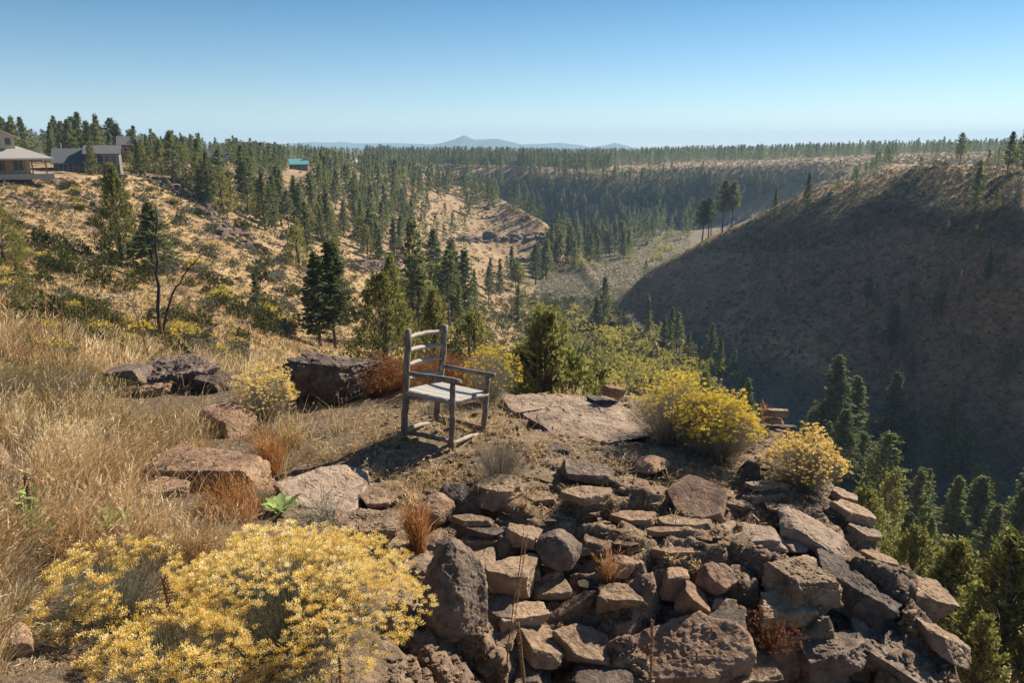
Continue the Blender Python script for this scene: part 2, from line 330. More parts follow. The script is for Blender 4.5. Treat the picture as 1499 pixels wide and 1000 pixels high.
def rockmat(name, dark, mid, light, lichen=.25, sc=1.0, crack=.5):
    m, nt, out = newmat(name); co = N(nt, 'TexCoord').outputs['Object']
    oi = N(nt, 'ObjectInfo').outputs['Random']
    co = N(nt, 'Mapping', {'Vector': co, 'Location': (0, 0, 0)}).outputs[0]
    a = tnoise(nt, co, 3.0*sc, 8, .65, .4); b_ = tnoise(nt, co, 17*sc, 6, .7); f = tnoise(nt, co, 60*sc, 4, .7)
    x = mth(nt, 'ADD', mth(nt, 'MULTIPLY', a, .75), mth(nt, 'MULTIPLY', b_, .35)); x = mth(nt, 'ADD', x, mth(nt, 'MULTIPLY', mth(nt, 'SUBTRACT', oi, .5), .16))
    c = ramp(nt, x, [(.36, dark), (.52, mid), (.68, light)])
    c = mixc(nt, mth(nt, 'MULTIPLY', f, .5), c, (.47, .42, .37), 'OVERLAY')
    li = ramp(nt, tnoise(nt, co, 9*sc, 5, .75, .6), [(.56, (0, 0, 0)), (.66, (1, 1, 1))])
    c = mixc(nt, mth(nt, 'MULTIPLY', li, lichen), c, (.30, .28, .24))
    dk = ramp(nt, tnoise(nt, co, 5*sc, 6, .7, 1.0), [(.57, (0, 0, 0)), (.65, (1, 1, 1))])
    c = mixc(nt, mth(nt, 'MULTIPLY', dk, .6), c, (.045, .040, .037))
    v = N(nt, 'TexVoronoi', {'Vector': co, 'Scale': 4.5*sc, 'Randomness': 1}, feature='DISTANCE_TO_EDGE').outputs[0]
    v = mth(nt, 'MULTIPLY', mth(nt, 'MINIMUM', v, .05), 20*crack)
    h = mth(nt, 'ADD', mth(nt, 'ADD', mth(nt, 'MULTIPLY', b_, 1.0), mth(nt, 'MULTIPLY', f, .45)), mth(nt, 'MULTIPLY', v, .3))
    bp = N(nt, 'Bump', {'Height': h, 'Strength': .9, 'Distance': .035/sc})
    p = N(nt, 'BsdfPrincipled', {'Base Color': c, 'Roughness': .85, 'Normal': bp.outputs[0]}); p.inputs['Specular IOR Level'].default_value = .25
    nt.links.new(p.outputs[0], out.inputs[0]); return m
M_rock = rockmat('basalt_brown', (.075, .052, .036), (.235, .158, .098), (.41, .295, .19))
M_rockred = rockmat('basalt_reddish', (.09, .052, .038), (.27, .168, .105), (.40, .27, .175), .15)
M_rockdark = rockmat('basalt_dark', (.036, .029, .026), (.105, .078, .062), (.24, .175, .13), .2)
M_rocktan = rockmat('basalt_tan', (.13, .092, .066), (.27, .195, .138), (.38, .285, .205), .3)
M_sloperock = rockmat('slope_basalt', (.03, .024, .021), (.085, .06, .048), (.20, .145, .11), .15, .25)

def groundmat_near():
    m, nt, out = newmat('ledge_soil_and_rock'); g = N(nt, 'NewGeometry'); co = g.outputs['Position']
    nz = N(nt, 'SeparateXYZ', {0: g.outputs['True Normal']}).outputs[2]
    rk = N(nt, 'Attribute', attribute_name='tint').outputs['Fac']
    a = tnoise(nt, co, 1.6, 8, .65, .3); b_ = tnoise(nt, co, 14, 6, .72); f = tnoise(nt, co, 70, 4, .7)
    soil = ramp(nt, mth(nt, 'ADD', mth(nt, 'MULTIPLY', a, .45), mth(nt, 'MULTIPLY', b_, .55)), [(.36, (.06, .042, .028)), (.5, (.18, .125, .078)), (.62, (.38, .275, .17))])
    rock = ramp(nt, mth(nt, 'ADD', mth(nt, 'MULTIPLY', a, .55), mth(nt, 'MULTIPLY', b_, .45)), [(.36, (.065, .044, .034)), (.5, (.22, .145, .098)), (.64, (.42, .30, .205))])
    li = ramp(nt, tnoise(nt, co, 6, 5, .75, .6), [(.55, (0, 0, 0)), (.66, (1, 1, 1))])
    rock = mixc(nt, mth(nt, 'MULTIPLY', li, .6), rock, (.055, .047, .043))
    fl = ramp(nt, mth(nt, 'ADD', rk, mth(nt, 'MULTIPLY', mth(nt, 'SUBTRACT', b_, .5), 1.2)), [(.4, (0, 0, 0)), (.6, (1, 1, 1))])
    hum = mth(nt, 'MULTIPLY', rk, -1.1, True); soil = mixc(nt, mth(nt, 'MULTIPLY', hum, .8), soil, (.085, .06, .04))     # dead litter under the grass
    c = mixc(nt, fl, soil, rock)
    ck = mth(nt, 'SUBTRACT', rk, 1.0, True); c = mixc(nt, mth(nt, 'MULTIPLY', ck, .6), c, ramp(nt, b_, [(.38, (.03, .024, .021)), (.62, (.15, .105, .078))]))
    sp = ramp(nt, f, [(.40, (0, 0, 0)), (.62, (1, 1, 1))]); c = mixc(nt, mth(nt, 'MULTIPLY', sp, .28), c, (.46, .35, .23))
    v = N(nt, 'TexVoronoi', {'Vector': co, 'Scale': 22}, feature='F1').outputs[0]
    h = mth(nt, 'ADD', mth(nt, 'ADD', b_, mth(nt, 'MULTIPLY', f, .5)), mth(nt, 'MULTIPLY', v, -.35))
    bp = N(nt, 'Bump', {'Height': h, 'Strength': 1.0, 'Distance': .045})
    p = N(nt, 'BsdfPrincipled', {'Base Color': c, 'Roughness': .9, 'Normal': bp.outputs[0]}); p.inputs['Specular IOR Level'].default_value = .15
    nt.links.new(p.outputs[0], out.inputs[0]); return m
def groundmat_far():
    m, nt, out = newmat('canyon_grass_and_scree'); g = N(nt, 'NewGeometry'); co = g.outputs['Position']
    nz = N(nt, 'SeparateXYZ', {0: g.outputs['True Normal']}).outputs[2]
    zz = N(nt, 'SeparateXYZ', {0: co}).outputs[2]; yy = N(nt, 'SeparateXYZ', {0: co}).outputs[1]
    a = tnoise(nt, co, .035, 8, .62, .5); b_ = tnoise(nt, co, .5, 7, .7, .3); f = tnoise(nt, co, 3.0, 5, .75); h2 = tnoise(nt, co, .14, 6, .7, .6)
    x = mth(nt, 'ADD', mth(nt, 'MULTIPLY', a, .35), mth(nt, 'ADD', mth(nt, 'MULTIPLY', b_, .4), mth(nt, 'MULTIPLY', f, .3)))
    grass = ramp(nt, x, [(.38, (.15, .095, .05)), (.5, (.40, .26, .12)), (.62, (.62, .435, .225))])
    scree = ramp(nt, mth(nt, 'ADD', mth(nt, 'MULTIPLY', b_, .5), mth(nt, 'MULTIPLY', f, .5)), [(.38, (.045, .035, .032)), (.52, (.17, .11, .085)), (.66, (.32, .22, .165))])
    fl = ramp(nt, h2, [(.50, (0, 0, 0)), (.62, (1, 1, 1))]); c = mixc(nt, mth(nt, 'MULTIPLY', fl, .8), grass, scree)
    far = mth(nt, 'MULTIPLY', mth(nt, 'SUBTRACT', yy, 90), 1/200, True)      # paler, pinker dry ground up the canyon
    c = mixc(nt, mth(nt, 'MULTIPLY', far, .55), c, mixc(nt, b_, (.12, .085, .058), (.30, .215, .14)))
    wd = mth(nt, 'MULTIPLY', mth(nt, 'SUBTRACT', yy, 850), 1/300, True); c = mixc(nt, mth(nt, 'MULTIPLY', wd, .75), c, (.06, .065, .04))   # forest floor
    flr = mth(nt, 'MULTIPLY', mth(nt, 'SUBTRACT', -53.0, zz), 1/4, True)     # sage flat of the valley bottom
    c = mixc(nt, mth(nt, 'MULTIPLY', flr, .85), c, ramp(nt, f, [(.35, (.07, .065, .045)), (.6, (.21, .18, .125))]))
    st_ = ramp(nt, nz, [(.70, (1, 1, 1)), (.80, (0, 0, 0))]); c = mixc(nt, mth(nt, 'MULTIPLY', st_, .55), c, scree)
    bp = N(nt, 'Bump', {'Height': mth(nt, 'ADD', b_, mth(nt, 'MULTIPLY', f, .6)), 'Strength': .9, 'Distance': .9})
    p = N(nt, 'BsdfPrincipled', {'Base Color': c, 'Roughness': .95, 'Normal': bp.outputs[0]}); p.inputs['Specular IOR Level'].default_value = .1
    nt.links.new(p.outputs[0], out.inputs[0]); return m
M_near, M_far = groundmat_near(), groundmat_far()
def gridq(nr, nc):
    i = np.arange(nr-1)[:, None]*nc; j = np.arange(nc-1)[None]
    return np.stack([i+j, i+j+1, i+nc+j+1, i+nc+j], -1).reshape(-1, 4)
# far terrain is let down where the finer ledge mesh lies over it
FZm = FZ.copy(); inn = (FX > GX[0]+.4) & (FX < GX[-1]-.4) & (FY < 15.2); FZm[inn] -= 1.2
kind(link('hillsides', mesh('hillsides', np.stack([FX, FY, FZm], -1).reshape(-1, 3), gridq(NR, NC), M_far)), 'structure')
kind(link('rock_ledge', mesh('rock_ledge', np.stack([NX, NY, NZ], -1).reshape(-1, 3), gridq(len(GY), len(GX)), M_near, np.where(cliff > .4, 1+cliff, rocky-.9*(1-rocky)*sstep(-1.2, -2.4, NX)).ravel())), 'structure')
# ---------------------------------------------------------------- distant mountains
def mountain(name, D, prof, depth, label_kind='structure', s=0):
    """a real ridge: profile of (photo px, photo py) at distance D, sloping down on both sides"""
    px = np.arange(prof[0][0], prof[-1][0]+1, 2.0); py = np.interp(px, [p[0] for p in prof], [p[1] for p in prof])
    x = (px-749.5)/F*D*1.02; top = np.array([pos(749.5, q, D)[2] for q in py])
    rows = np.linspace(-1, 1, 25); V = []
    for r_ in rows:
        hgt = (top+60)*(1-abs(r_))**1.15-60
        V.append(np.stack([x, np.full_like(x, D)+r_*depth+.0*x, hgt + (top+60)*.10*n2(x, np.full_like(x, r_*depth), 420, 4, s)*(1-abs(r_))*abs(r_)**.4], 1))
    return kind(link(name, mesh(name, np.concatenate(V), gridq(25, len(x)), M_mtn)), label_kind)
M_mtn = plain('forested_mountain', (.055, .075, .06), 1, .002, .5, 0)
mountain('mountain', 6000, [(590,219),(620,214.5),(655,208),(670,203.5),(677,200.0),(683,197.2),(690,200.8),(698,204),(712,203.5),(725,202.5),(735,204),(755,209),(775,214),(800,219)], 900, s=3)
mountain('mountains', 7500, [(150,217),(190,211),(225,209),(280,213),(330,209.5),(350,212),(400,212),(440,209.5),(475,207.5),(500,208.5),(512,207),(530,209.5),(590,209),(640,211),(720,208),(760,211),(790,210),(815,208.5),(845,212),(858,215),(880,212),(893,208.5),(910,213),(925,218)], 800, s=5)
# ---------------------------------------------------------------- rocks
def ico(sub):
    t = (1+5**.5)/2
    V = np.array([(-1,t,0),(1,t,0),(-1,-t,0),(1,-t,0),(0,-1,t),(0,1,t),(0,-1,-t),(0,1,-t),(t,0,-1),(t,0,1),(-t,0,-1),(-t,0,1)], float)
    Fc = np.array([(0,11,5),(0,5,1),(0,1,7),(0,7,10),(0,10,11),(1,5,9),(5,11,4),(11,10,2),(10,7,6),(7,1,8),(3,9,4),(3,4,2),(3,2,6),(3,6,8),(3,8,9),(4,9,5),(2,4,11),(6,2,10),(8,6,7),(9,8,1)])
    V /= np.linalg.norm(V, axis=1)[:, None]
    for _ in range(sub):
        e = np.sort(np.concatenate([Fc[:, [0, 1]], Fc[:, [1, 2]], Fc[:, [2, 0]]]), axis=1)
        ue, inv = np.unique(e, axis=0, return_inverse=True); inv = inv.ravel(); m = V[ue].mean(1); m /= np.linalg.norm(m, axis=1)[:, None]
        n = len(V); k = len(Fc); a, b, c = inv[:k]+n, inv[k:2*k]+n, inv[2*k:]+n; V = np.vstack([V, m])
        Fc = np.vstack([np.stack([Fc[:, 0], a, c], 1), np.stack([Fc[:, 1], b, a], 1), np.stack([Fc[:, 2], c, b], 1), np.stack([a, b, c], 1)])
    return V, Fc
ICO = {k: ico(k) for k in range(1, 7)}
def rock_shape(seed, size, style='block', sub=5, rough=.05):
    """a broken stone about size (x,y,z) big: flat fracture faces, edges worn a little, pitted and layered"""
    r = np.random.default_rng(seed); V, Fc = ICO[sub]
    if style == 'slab':   nrm = np.vstack([[0, 0, 1], [0, 0, -1], [(math.cos(a), math.sin(a), r.uniform(-.25, .25)) for a in np.arange(5)*1.2566+r.normal(0, .22, 5)], rdir(2, r)*[1, 1, .5]]); d = np.concatenate([[.42, .42], r.uniform(.60, .80, 5), r.uniform(.78, .9, 2)])
    elif style == 'round': nrm = rdir(11, r); d = r.uniform(.74, .95, 11)
    else: nrm = np.vstack([np.eye(3)+r.normal(0, .2, (3, 3)), -np.eye(3)+r.normal(0, .2, (3, 3)), rdir(3, r)]); d = np.concatenate([r.uniform(.50, .64, 6), r.uniform(.66, .8, 3)])
    nrm /= np.linalg.norm(nrm, axis=1)[:, None]
    dt = V@nrm.T; rad = np.where(dt > .05, d/np.maximum(dt, .05), 9)
    kk_ = 80 if style != 'round' else 20
    r0 = rad.min(1); rad = r0-np.log(np.exp(-kk_*(np.minimum(rad, 2.5)-r0[:, None])).sum(1))/kk_
    rad = np.clip(rad, .3, 1.25); P = V*rad[:, None]
    sz = np.array(size, float)/2; P = P/np.abs(P).max(0)*sz
    m = float(np.mean(sz)); off = seed*7.13
    for _ in range(7 if style != 'round' else 9):          # chips knocked off corners and edges
        nn_ = rdir(1, r)[0]; nn_[2] = abs(nn_[2])*.6 if style == 'slab' else nn_[2]; nn_ /= np.linalg.norm(nn_); h = (P@nn_).max(); ex = P@nn_-(h-m*r.uniform(.02, .10 if style != 'round' else .06)); P = P-np.maximum(ex, 0)[:, None]*nn_
    nn = V.copy()
    lay = P[:, 2]/(.055+.02*r.random()) + 1.2*noise(P/m*1.3+off, 5)
    P += nn*(m*rough*1.1*fbm(P/m*1.4+off, 5, seed % 97, .55))[:, None]
    qn = fbm(P/m*2.3+off+5, 3, 13)*5+9; qf = qn-np.floor(qn); P += nn*(m*rough*.8*(np.floor(qn)+sstep(.42, .58, qf)-9)/2.2)[:, None]     # stepped fracture scars
    P += nn*(m*rough*.5*fbm(P/m*4.5+off, 4, 3, .6, ridged=True))[:, None]
    if style != 'round':
        li = np.floor(lay).astype(np.int64); hl = _hash(li, li*0+seed, li*0, 3); sh_ = np.stack([(hl & 1023)/511.5-1, ((hl >> 10) & 1023)/511.5-1, 0*hl], 1)
        P = P + sh_*m*.035 + P*[1, 1, 0]*((((hl >> 20) & 1023)/1023-.5)*.10)[:, None]
        g = (lay-np.floor(lay)); P += (nn*[1, 1, .2])*(-.012*np.exp(-((g-.5)/.16)**2)*sstep(-.1, .5, noise(P/m*2+off+9, 8)))[:, None]
    return P, Fc
def rock(px, py, wpx, hpx, Y=None, style='block', mat=None, label=None, cat='rock', name='rock', yaw=None, tilt=(0, 0), depth=None, seed=None, sub=5, group=None, rough=.05, flat=None, lift=0):
    """a stone whose picture is centred at (px, py) and wpx by hpx pixels large"""
    seed = seed or int(px*7+py*13)
    if Y is None: h = hit(px, py+hpx*.25)[0]; Y = h[1]+.02
    p = pos(px, py, Y); k = pxm(p); W = wpx/k; H = hpx/k
    rr = np.random.default_rng(seed)
    el = math.atan2(CZ-p[2], Y)                     # height seen = z*cos(el) + depth*sin(el)
    p[2] += lift; g0 = gz(p[0], p[1]); p[2] = max(p[2], g0+(.02 if not flat else flat*.12))
    D = depth if depth else W*rr.uniform(.75, 1.0)
    if flat: Z = flat; D = max(.08, (H - Z*math.cos(el))/math.sin(el))
    else: Z = max(.3*H, (H-D*math.sin(el)*.75)/math.cos(el)); D = min(D, (H*1.15-Z*math.cos(el))/math.sin(el)+.12) if style != 'block' else D
    P, Fc = rock_shape(seed, (W, max(D, .1), Z), style, sub, rough)
    o = link(name, mesh(name, P, Fc, mat or M_rock), None, p, (math.radians(tilt[0]), math.radians(tilt[1]), math.radians(yaw if yaw is not None else rr.uniform(-12, 12))))
    return tag(o, label or 'x', cat, group)
B_, RD, DK, TN = M_rock, M_rockred, M_rockdark, M_rocktan
rock(482,556,128,84,9.8,'block',DK,'large dark cracked basalt block standing behind the chair to its left',lift=.06,yaw=-18,depth=.9,sub=6,rough=.10,tilt=(4,5))
rock(190,564,66,48,10.3,'block',DK,'dark boulder at the left end of the flat black outcrop',lift=.14,sub=5)
rock(262,560,120,62,10.6,'block',DK,'long low dark outcrop behind the tall dry grass',lift=.10,depth=1.0,sub=6,rough=.10,yaw=14,tilt=(0,-5))
rock(322,570,62,44,10.3,'block',DK,'dark broken rock at the right end of the long low outcrop',lift=.06,sub=5,rough=.10,tilt=(0,14))
rock(228,572,50,34,10.1,'block',RD,'small reddish rock in front of the long low outcrop',sub=5,rough=.1)
rock(336,628,84,100,8.4,'round',RD,'smooth brown boulder rising out of the dry grass left of the yellow bush',depth=.7,sub=5)
rock(305,712,190,92,6.75,'slab',RD,'wide low reddish brown slab among dry grass at left',depth=1.1,sub=6,flat=.34)
rock(245,745,80,40,6.3,'slab',RD,'small reddish slab below the wide low slab at left',sub=5)
rock(478,722,152,84,6.8,'slab',TN,'smooth tan bedrock slab sloping right beside the green leaf rosette',yaw=8,tilt=(8,8),depth=1.0,sub=6,flat=.2)
rock(535,780,122,72,6.15,'block',B_,'broken layered tan block with grey twigs lying against it',yaw=6,depth=.55,sub=6,rough=.09)
rock(555,728,72,30,6.7,'slab',B_,'thin layered slab on top of the broken tan block',sub=5,rough=.09)
rock(661,724,52,54,6.75,'round',DK,'rounded dark grey boulder below the chair beside the orange grass tuft',sub=5)
rock(633,746,66,58,6.5,'round',RD,'pinkish rounded rock behind the orange grass tuft',sub=5)
rock(733,726,88,56,6.75,'slab',B_,'layered rough slab under the small grey bush',sub=5,rough=.09,flat=.18)
rock(690,762,70,20,6.25,'slab',B_,'uppermost thin slab of the pile over the tall dark boulder',flat=.05,tilt=(0,8))
rock(699,776,82,22,6.2,'slab',DK,'middle slab of the pile over the tall dark boulder',flat=.06,tilt=(0,10))
rock(706,792,74,22,6.15,'slab',B_,'lowest slab of the pile over the tall dark boulder',flat=.06,tilt=(0,5))
rock(762,784,66,48,6.2,'block',B_,'tan block between the slab pile and the round grey boulder',sub=5)
rock(825,805,82,68,6.0,'round',DK,'round grey boulder with a pale worn patch in front of the flat rubble',sub=6)
rock(908,826,56,50,5.9,'round',RD,'smooth orange brown boulder right of the round grey boulder')
rock(876,800,70,40,6.2,'block',B_,'rough brown block behind the smooth orange brown boulder')
rock(860,694,84,50,7.1,'block',DK,'dark layered rock lying on a thin slab in the middle of the ledge',yaw=15,tilt=(0,12),sub=5,rough=.09)
rock(870,722,58,20,6.95,'slab',DK,'thin slab under the dark layered rock',flat=.06,tilt=(0,8))
rock(821,716,34,14,6.95,'slab',B_,'small flat stone left of the dark layered rock',flat=.05)
rock(951,680,58,34,7.35,'round',RD,'low rounded reddish rock in the bush shadow')
rock(1022,733,96,66,6.75,'slab',RD,'smooth square reddish slab tilted towards the viewer',yaw=-28,tilt=(24,6),sub=6,rough=.02,flat=.16)
rock(1000,771,100,28,6.45,'slab',B_,'flat slab under the tilted square slab',flat=.07)
rock(975,788,58,16,6.3,'slab',B_,'small thin slab left of the large tan slab',flat=.05)
rock(1093,788,108,48,6.35,'slab',TN,'large tan slab with a flat top right of the tilted square slab',yaw=-14,tilt=(4,-5),sub=6,flat=.12,rough=.05)
rock(998,810,108,26,6.1,'slab',RD,'long narrow brown slab above the three wedged stones',yaw=-4,flat=.08,sub=5)
rock(1181,780,112,62,6.5,'round',TN,'big smooth pale boulder near the cliff edge',yaw=-25,tilt=(0,22),sub=6)
rock(1164,800,36,22,6.25,'round',TN,'small pale stone left of the big smooth pale boulder')
rock(1098,690,34,54,7.45,'slab',DK,'upright grey slab standing behind the stacked flat stones',yaw=-15,tilt=(75,5),sub=5,flat=.30)
rock(1062,694,36,26,7.4,'block',B_,'blocky brown stone left of the upright grey slab')
rock(1122,712,66,16,7.1,'slab',TN,'uppermost flat stone of the stack at the edge of the ledge',flat=.05,tilt=(0,4))
rock(1120,724,76,16,7.05,'slab',DK,'middle flat stone of the stack at the edge of the ledge',flat=.05,tilt=(0,-5))
rock(1118,738,74,18,7.0,'slab',B_,'lowest flat stone of the stack at the edge of the ledge',flat=.06)
rock(1080,746,40,14,6.85,'slab',TN,'small flat stone between the tilted slab and the stack',flat=.05)
rock(1145,752,50,26,6.8,'block',B_,'brown block right of the stacked flat stones')
rock(988,858,44,58,5.75,'block',RD,'upright brown stone leftmost of the three wedged stones',tilt=(0,12))
rock(1048,852,64,62,5.75,'round',RD,'rounded rough stone rightmost of the three wedged stones',rough=.08,sub=5)
rock(1012,880,56,52,5.6,'block',M_rockred,'diamond shaped smooth brown stone between the other two wedged stones',tilt=(15,38),sub=5,rough=.015,depth=.28)
rock(662,905,104,200,5.15,'round',DK,'tall upright dark boulder with pitted face beside the big yellow bush',depth=.55,sub=6,tilt=(-6,-3),rough=.06,lift=.08)
rock(745,846,100,84,5.7,'block',B_,'tan block with a flat face right of the tall upright boulder',sub=6)
rock(735,920,62,70,5.4,'block',DK,'dark stone wedged between the tall upright boulder and the lower slabs')
rock(800,862,70,46,5.75,'block',B_,'rough tan stone under the round grey boulder')
rock(775,838,36,30,5.85,'block',RD,'small brown stone with a flat top below the round grey boulder')
rock(835,900,130,40,5.55,'slab',B_,'long leaning slab running down left of the orange seed grass',yaw=20,tilt=(10,-24),sub=5,flat=.2)
rock(905,880,86,60,5.6,'block',B_,'pitted brown block below the orange seed grass',rough=.09,sub=5)
rock(1010,955,220,112,5.25,'slab',RD,'big smooth sloping slab face with a crack in the lower wall',yaw=-16,tilt=(28,-8),sub=6,rough=.06,flat=.28)
rock(760,905,80,56,5.4,'block',B_,'squat layered block in the lower wall',yaw=20,rough=.08)
rock(790,950,76,66,5.2,'block',B_,'sunlit broken block low in the wall left of the sloping slab',tilt=(0,18))
rock(850,945,90,60,5.25,'slab',B_,'flat leaning stone low in the wall touching the sloping slab',tilt=(20,14),flat=.14)
rock(885,985,100,46,5.05,'block',DK,'dark low stone at the bottom edge left of the sloping slab')
rock(770,995,80,50,5.0,'block',DK,'dark rough stone at the bottom edge behind the dry stalks')
rock(1250,868,128,80,5.85,'block',DK,'black rough boulder overhanging the dark hollow',yaw=-20,tilt=(0,20),sub=6,rough=.10,depth=.6)
rock(1175,865,110,90,5.75,'block',B_,'crumbly brown rock left of the black overhanging boulder',sub=6,rough=.11)
rock(1340,905,80,74,5.95,'block',B_,'blocky grey rock on the cliff edge right of the black boulder',tilt=(0,25),sub=6,rough=.08)
rock(1310,960,170,110,5.45,'block',DK,'massive dark cliff rock at the lower right end of the ledge',yaw=-15,tilt=(0,24),sub=6,rough=.10,depth=.8)
rock(1205,960,120,90,5.3,'block',DK,'dark shaded rock inside the hollow beside the rusty bush',sub=6,rough=.10)
rock(1100,985,90,50,5.1,'block',B_,'brown stone below the rusty bush at the bottom')
rock(1370,990,90,60,5.5,'block',B_,'lowest pale cliff rock at the right edge of the ledge',tilt=(0,30),sub=5,rough=.09)
for i,(a,b,c,d,y,l) in enumerate([(1232,738,44,30,7.2,'first flat cliff edge stone below the pale yellow bush'),(1243,765,70,36,6.9,'cracked flat cliff edge stone above the pale boulder level'),(1262,792,56,36,6.7,'jutting grey cliff edge stone right of the big smooth pale boulder'),(1285,822,72,30,6.45,'thin flat cliff edge slab above the black boulder'),(1240,826,84,30,6.3,'reddish slab between the pale boulder and the black boulder'),(1318,852,66,34,6.25,'fractured slab on the cliff edge above the blocky grey rock'),(1205,822,70,26,6.3,'crumbly flat stone under the big smooth pale boulder')]):
    rock(a,b,c,d,y,'slab',[TN,B_,TN,B_,RD,B_,B_][i],l,tilt=(4,18),flat=.11,rough=.08)
rock(845,632,200,92,8.9,'slab',TN,'broad pale bedrock surface at the far rim below the small cairn',yaw=6,tilt=(2,3),sub=6,flat=.11,depth=1.5,rough=.05)
rock(770,612,110,50,9.2,'slab',TN,'pale low bedrock hump at the far rim right of the chair',yaw=-8,sub=5,flat=.14,rough=.06)
rock(700,820,80,50,5.95,'block',B_,'angular brown block directly above the tall upright boulder')
rock(855,745,90,34,6.6,'slab',B_,'half buried layered stone in the middle of the ledge',flat=.08,rough=.09)
rock(930,760,80,28,6.5,'slab',RD,'half buried reddish stone left of the flat slab under the square one',flat=.08,rough=.08)
rock(790,735,70,30,6.75,'slab',B_,'half buried flat stone right of the layered rough slab',flat=.07,rough=.08)
rock(1150,900,90,60,5.5,'block',B_,'rough brown stone right of the wedged stones',rough=.1)
rock(1060,912,70,40,5.45,'block',DK,'dark stone under the rounded wedged stone')
# two cairns
rock(897,576,44,20,9.3,'slab',RD,'brown rounded stone on top of the small cairn at the far rim','stone','cairn_stone',tilt=(0,14),flat=.13,lift=.02,group='stones of the small cairn')
rock(884,589,54,15,9.3,'slab',DK,'grey flat stone at the bottom of the small cairn at the far rim','stone','cairn_stone',tilt=(0,10),flat=.055,group='stones of the small cairn')
for px,py,w_,h_,fl,l in [(1131,608,34,13,.09,'brown top stone'),(1128,619,26,10,.06,'small second stone'),(1140,629,38,9,.045,'thin third slab'),(1133,639,46,12,.06,'wide bottom stone')]:
    rock(px+6,py-3,w_*1.1,h_,8.8,'slab',[RD,DK,TN,B_][int(fl*1000)%4],l+' of the rock stack behind the yellow bush','stone','cairn_stone',flat=fl,group='stones of the rock stack behind the yellow bush')
for a,b,c,d,y,l in [(4,712,26,66,6.2,'dark reddish boulder cut by the left edge'),(22,970,62,90,3.5,'pinkish rock in the lower left corner'),(98,776,34,26,5.4,'small pale stone in the grass left of the green rosette'),(8,655,34,22,7.4,'pale flat stone in grass at the left edge'),(20,905,50,26,3.9,'small reddish rock above the lower left corner rock')]:
    rock(a,b,c,d,y,'round',RD,l,rough=.07)
# loose middle-sized stones on the ledge and in its wall, each its own stone
LS = []
def scatter_px(cnt, box, keep, seed, **k):
    r = np.random.default_rng(seed); px = r.uniform(box[0], box[2], cnt); py = r.uniform(box[1], box[3], cnt)
    H = hit(px, py, **k); ok = ~np.isnan(H[:, 0]) & keep(px, py, H); return px[ok], py[ok], H[ok]
base_rocks = [rock_shape(500+i, (1, .8, .5) if i % 2 else (1, .9, .7), ['slab', 'block', 'round', 'block'][i % 4], 4, .09) for i in range(10)]
base_me = [mesh('loose_stone', P, Fc, [B_, DK, RD, B_, TN][i % 5]) for i, (P, Fc) in enumerate(base_rocks)]
px, py, H = scatter_px(190, (620, 655, 1390, 1000), lambda a, b, H: (H[:, 1] < 9) & (H[:, 0] < 3.7) & ((b > 760) | (a > 780)), 77, y1=40, n=260)
for i in range(len(px)):
    wall = py[i] > 820
    if (wall and i % 5 < 4) or (not wall and i % 3 == 0): continue
    s = R.uniform(.12, .36 if wall else .32); bm_ = R.integers(10); flatq = .24 if not wall else .6
    o = link('loose_stone', base_me[bm_], None, H[i]+[0, 0, s*.03], (R.normal(0, .13 if not wall else .3), R.normal(0, .13 if not wall else .3), R.uniform(0, 6.3)), (s, s*R.uniform(.7, 1), s*R.uniform(.5, 1.0)*flatq)); cn = ['brown', 'dark grey', 'reddish', 'brown', 'pale tan'][bm_ % 5]
    if wall: tag(o, 'broken '+cn+' stone wedged in the lower wall of the rock ledge', 'stone', cn+' stones wedged in the wall of the ledge')
    else: tag(o, 'loose flat '+cn+' stone lying on top of the rock ledge', 'stone', 'loose '+cn+' stones on the ledge')
def many_rocks(name, H, S, mat, seed, sub=1, fl=(.35, .8)):
    r = np.random.default_rng(seed); V0, F0 = ICO[sub]; n = len(H); nv = len(V0)
    sh = [V0*(1+.35*r.normal(size=(nv, 1)).clip(-1, 1)) for _ in range(24)]
    sh = np.stack([rock_shape(900+i, (1, 1, 1), 'block', sub, .05)[0] for i in range(24)])
    P = sh[r.integers(0, 24, n)]; S = np.asarray(S)
    P = P*np.stack([S, S*r.uniform(.6, 1, n), S*r.uniform(*fl, n)], 1)[:, None]
    a = r.uniform(0, 6.3, n); ca, sa = np.cos(a)[:, None], np.sin(a)[:, None]
    P = np.stack([P[:, :, 0]*ca-P[:, :, 1]*sa, P[:, :, 0]*sa+P[:, :, 1]*ca, P[:, :, 2]], 2)+H[:, None]+np.array([0, 0, 1])*(S*.08)[:, None, None]
    Fa = (np.arange(n)[:, None, None]*nv+F0[None]).reshape(-1, 3)
    return kind(link(name, mesh(name, P.reshape(-1, 3), Fa, mat, smooth=False)), 'stuff')
px, py, H = scatter_px(9000, (560, 590, 1400, 1000), lambda a, b, H: (H[:, 1] < 9.6) & (H[:, 0] < 3.75) & (noise(H*1.6, 3) > -.25), 78, y1=40, n=260)
many_rocks('rubble', H, R.gamma(2.0, .012, len(H))+.008, B_, 5, 2)
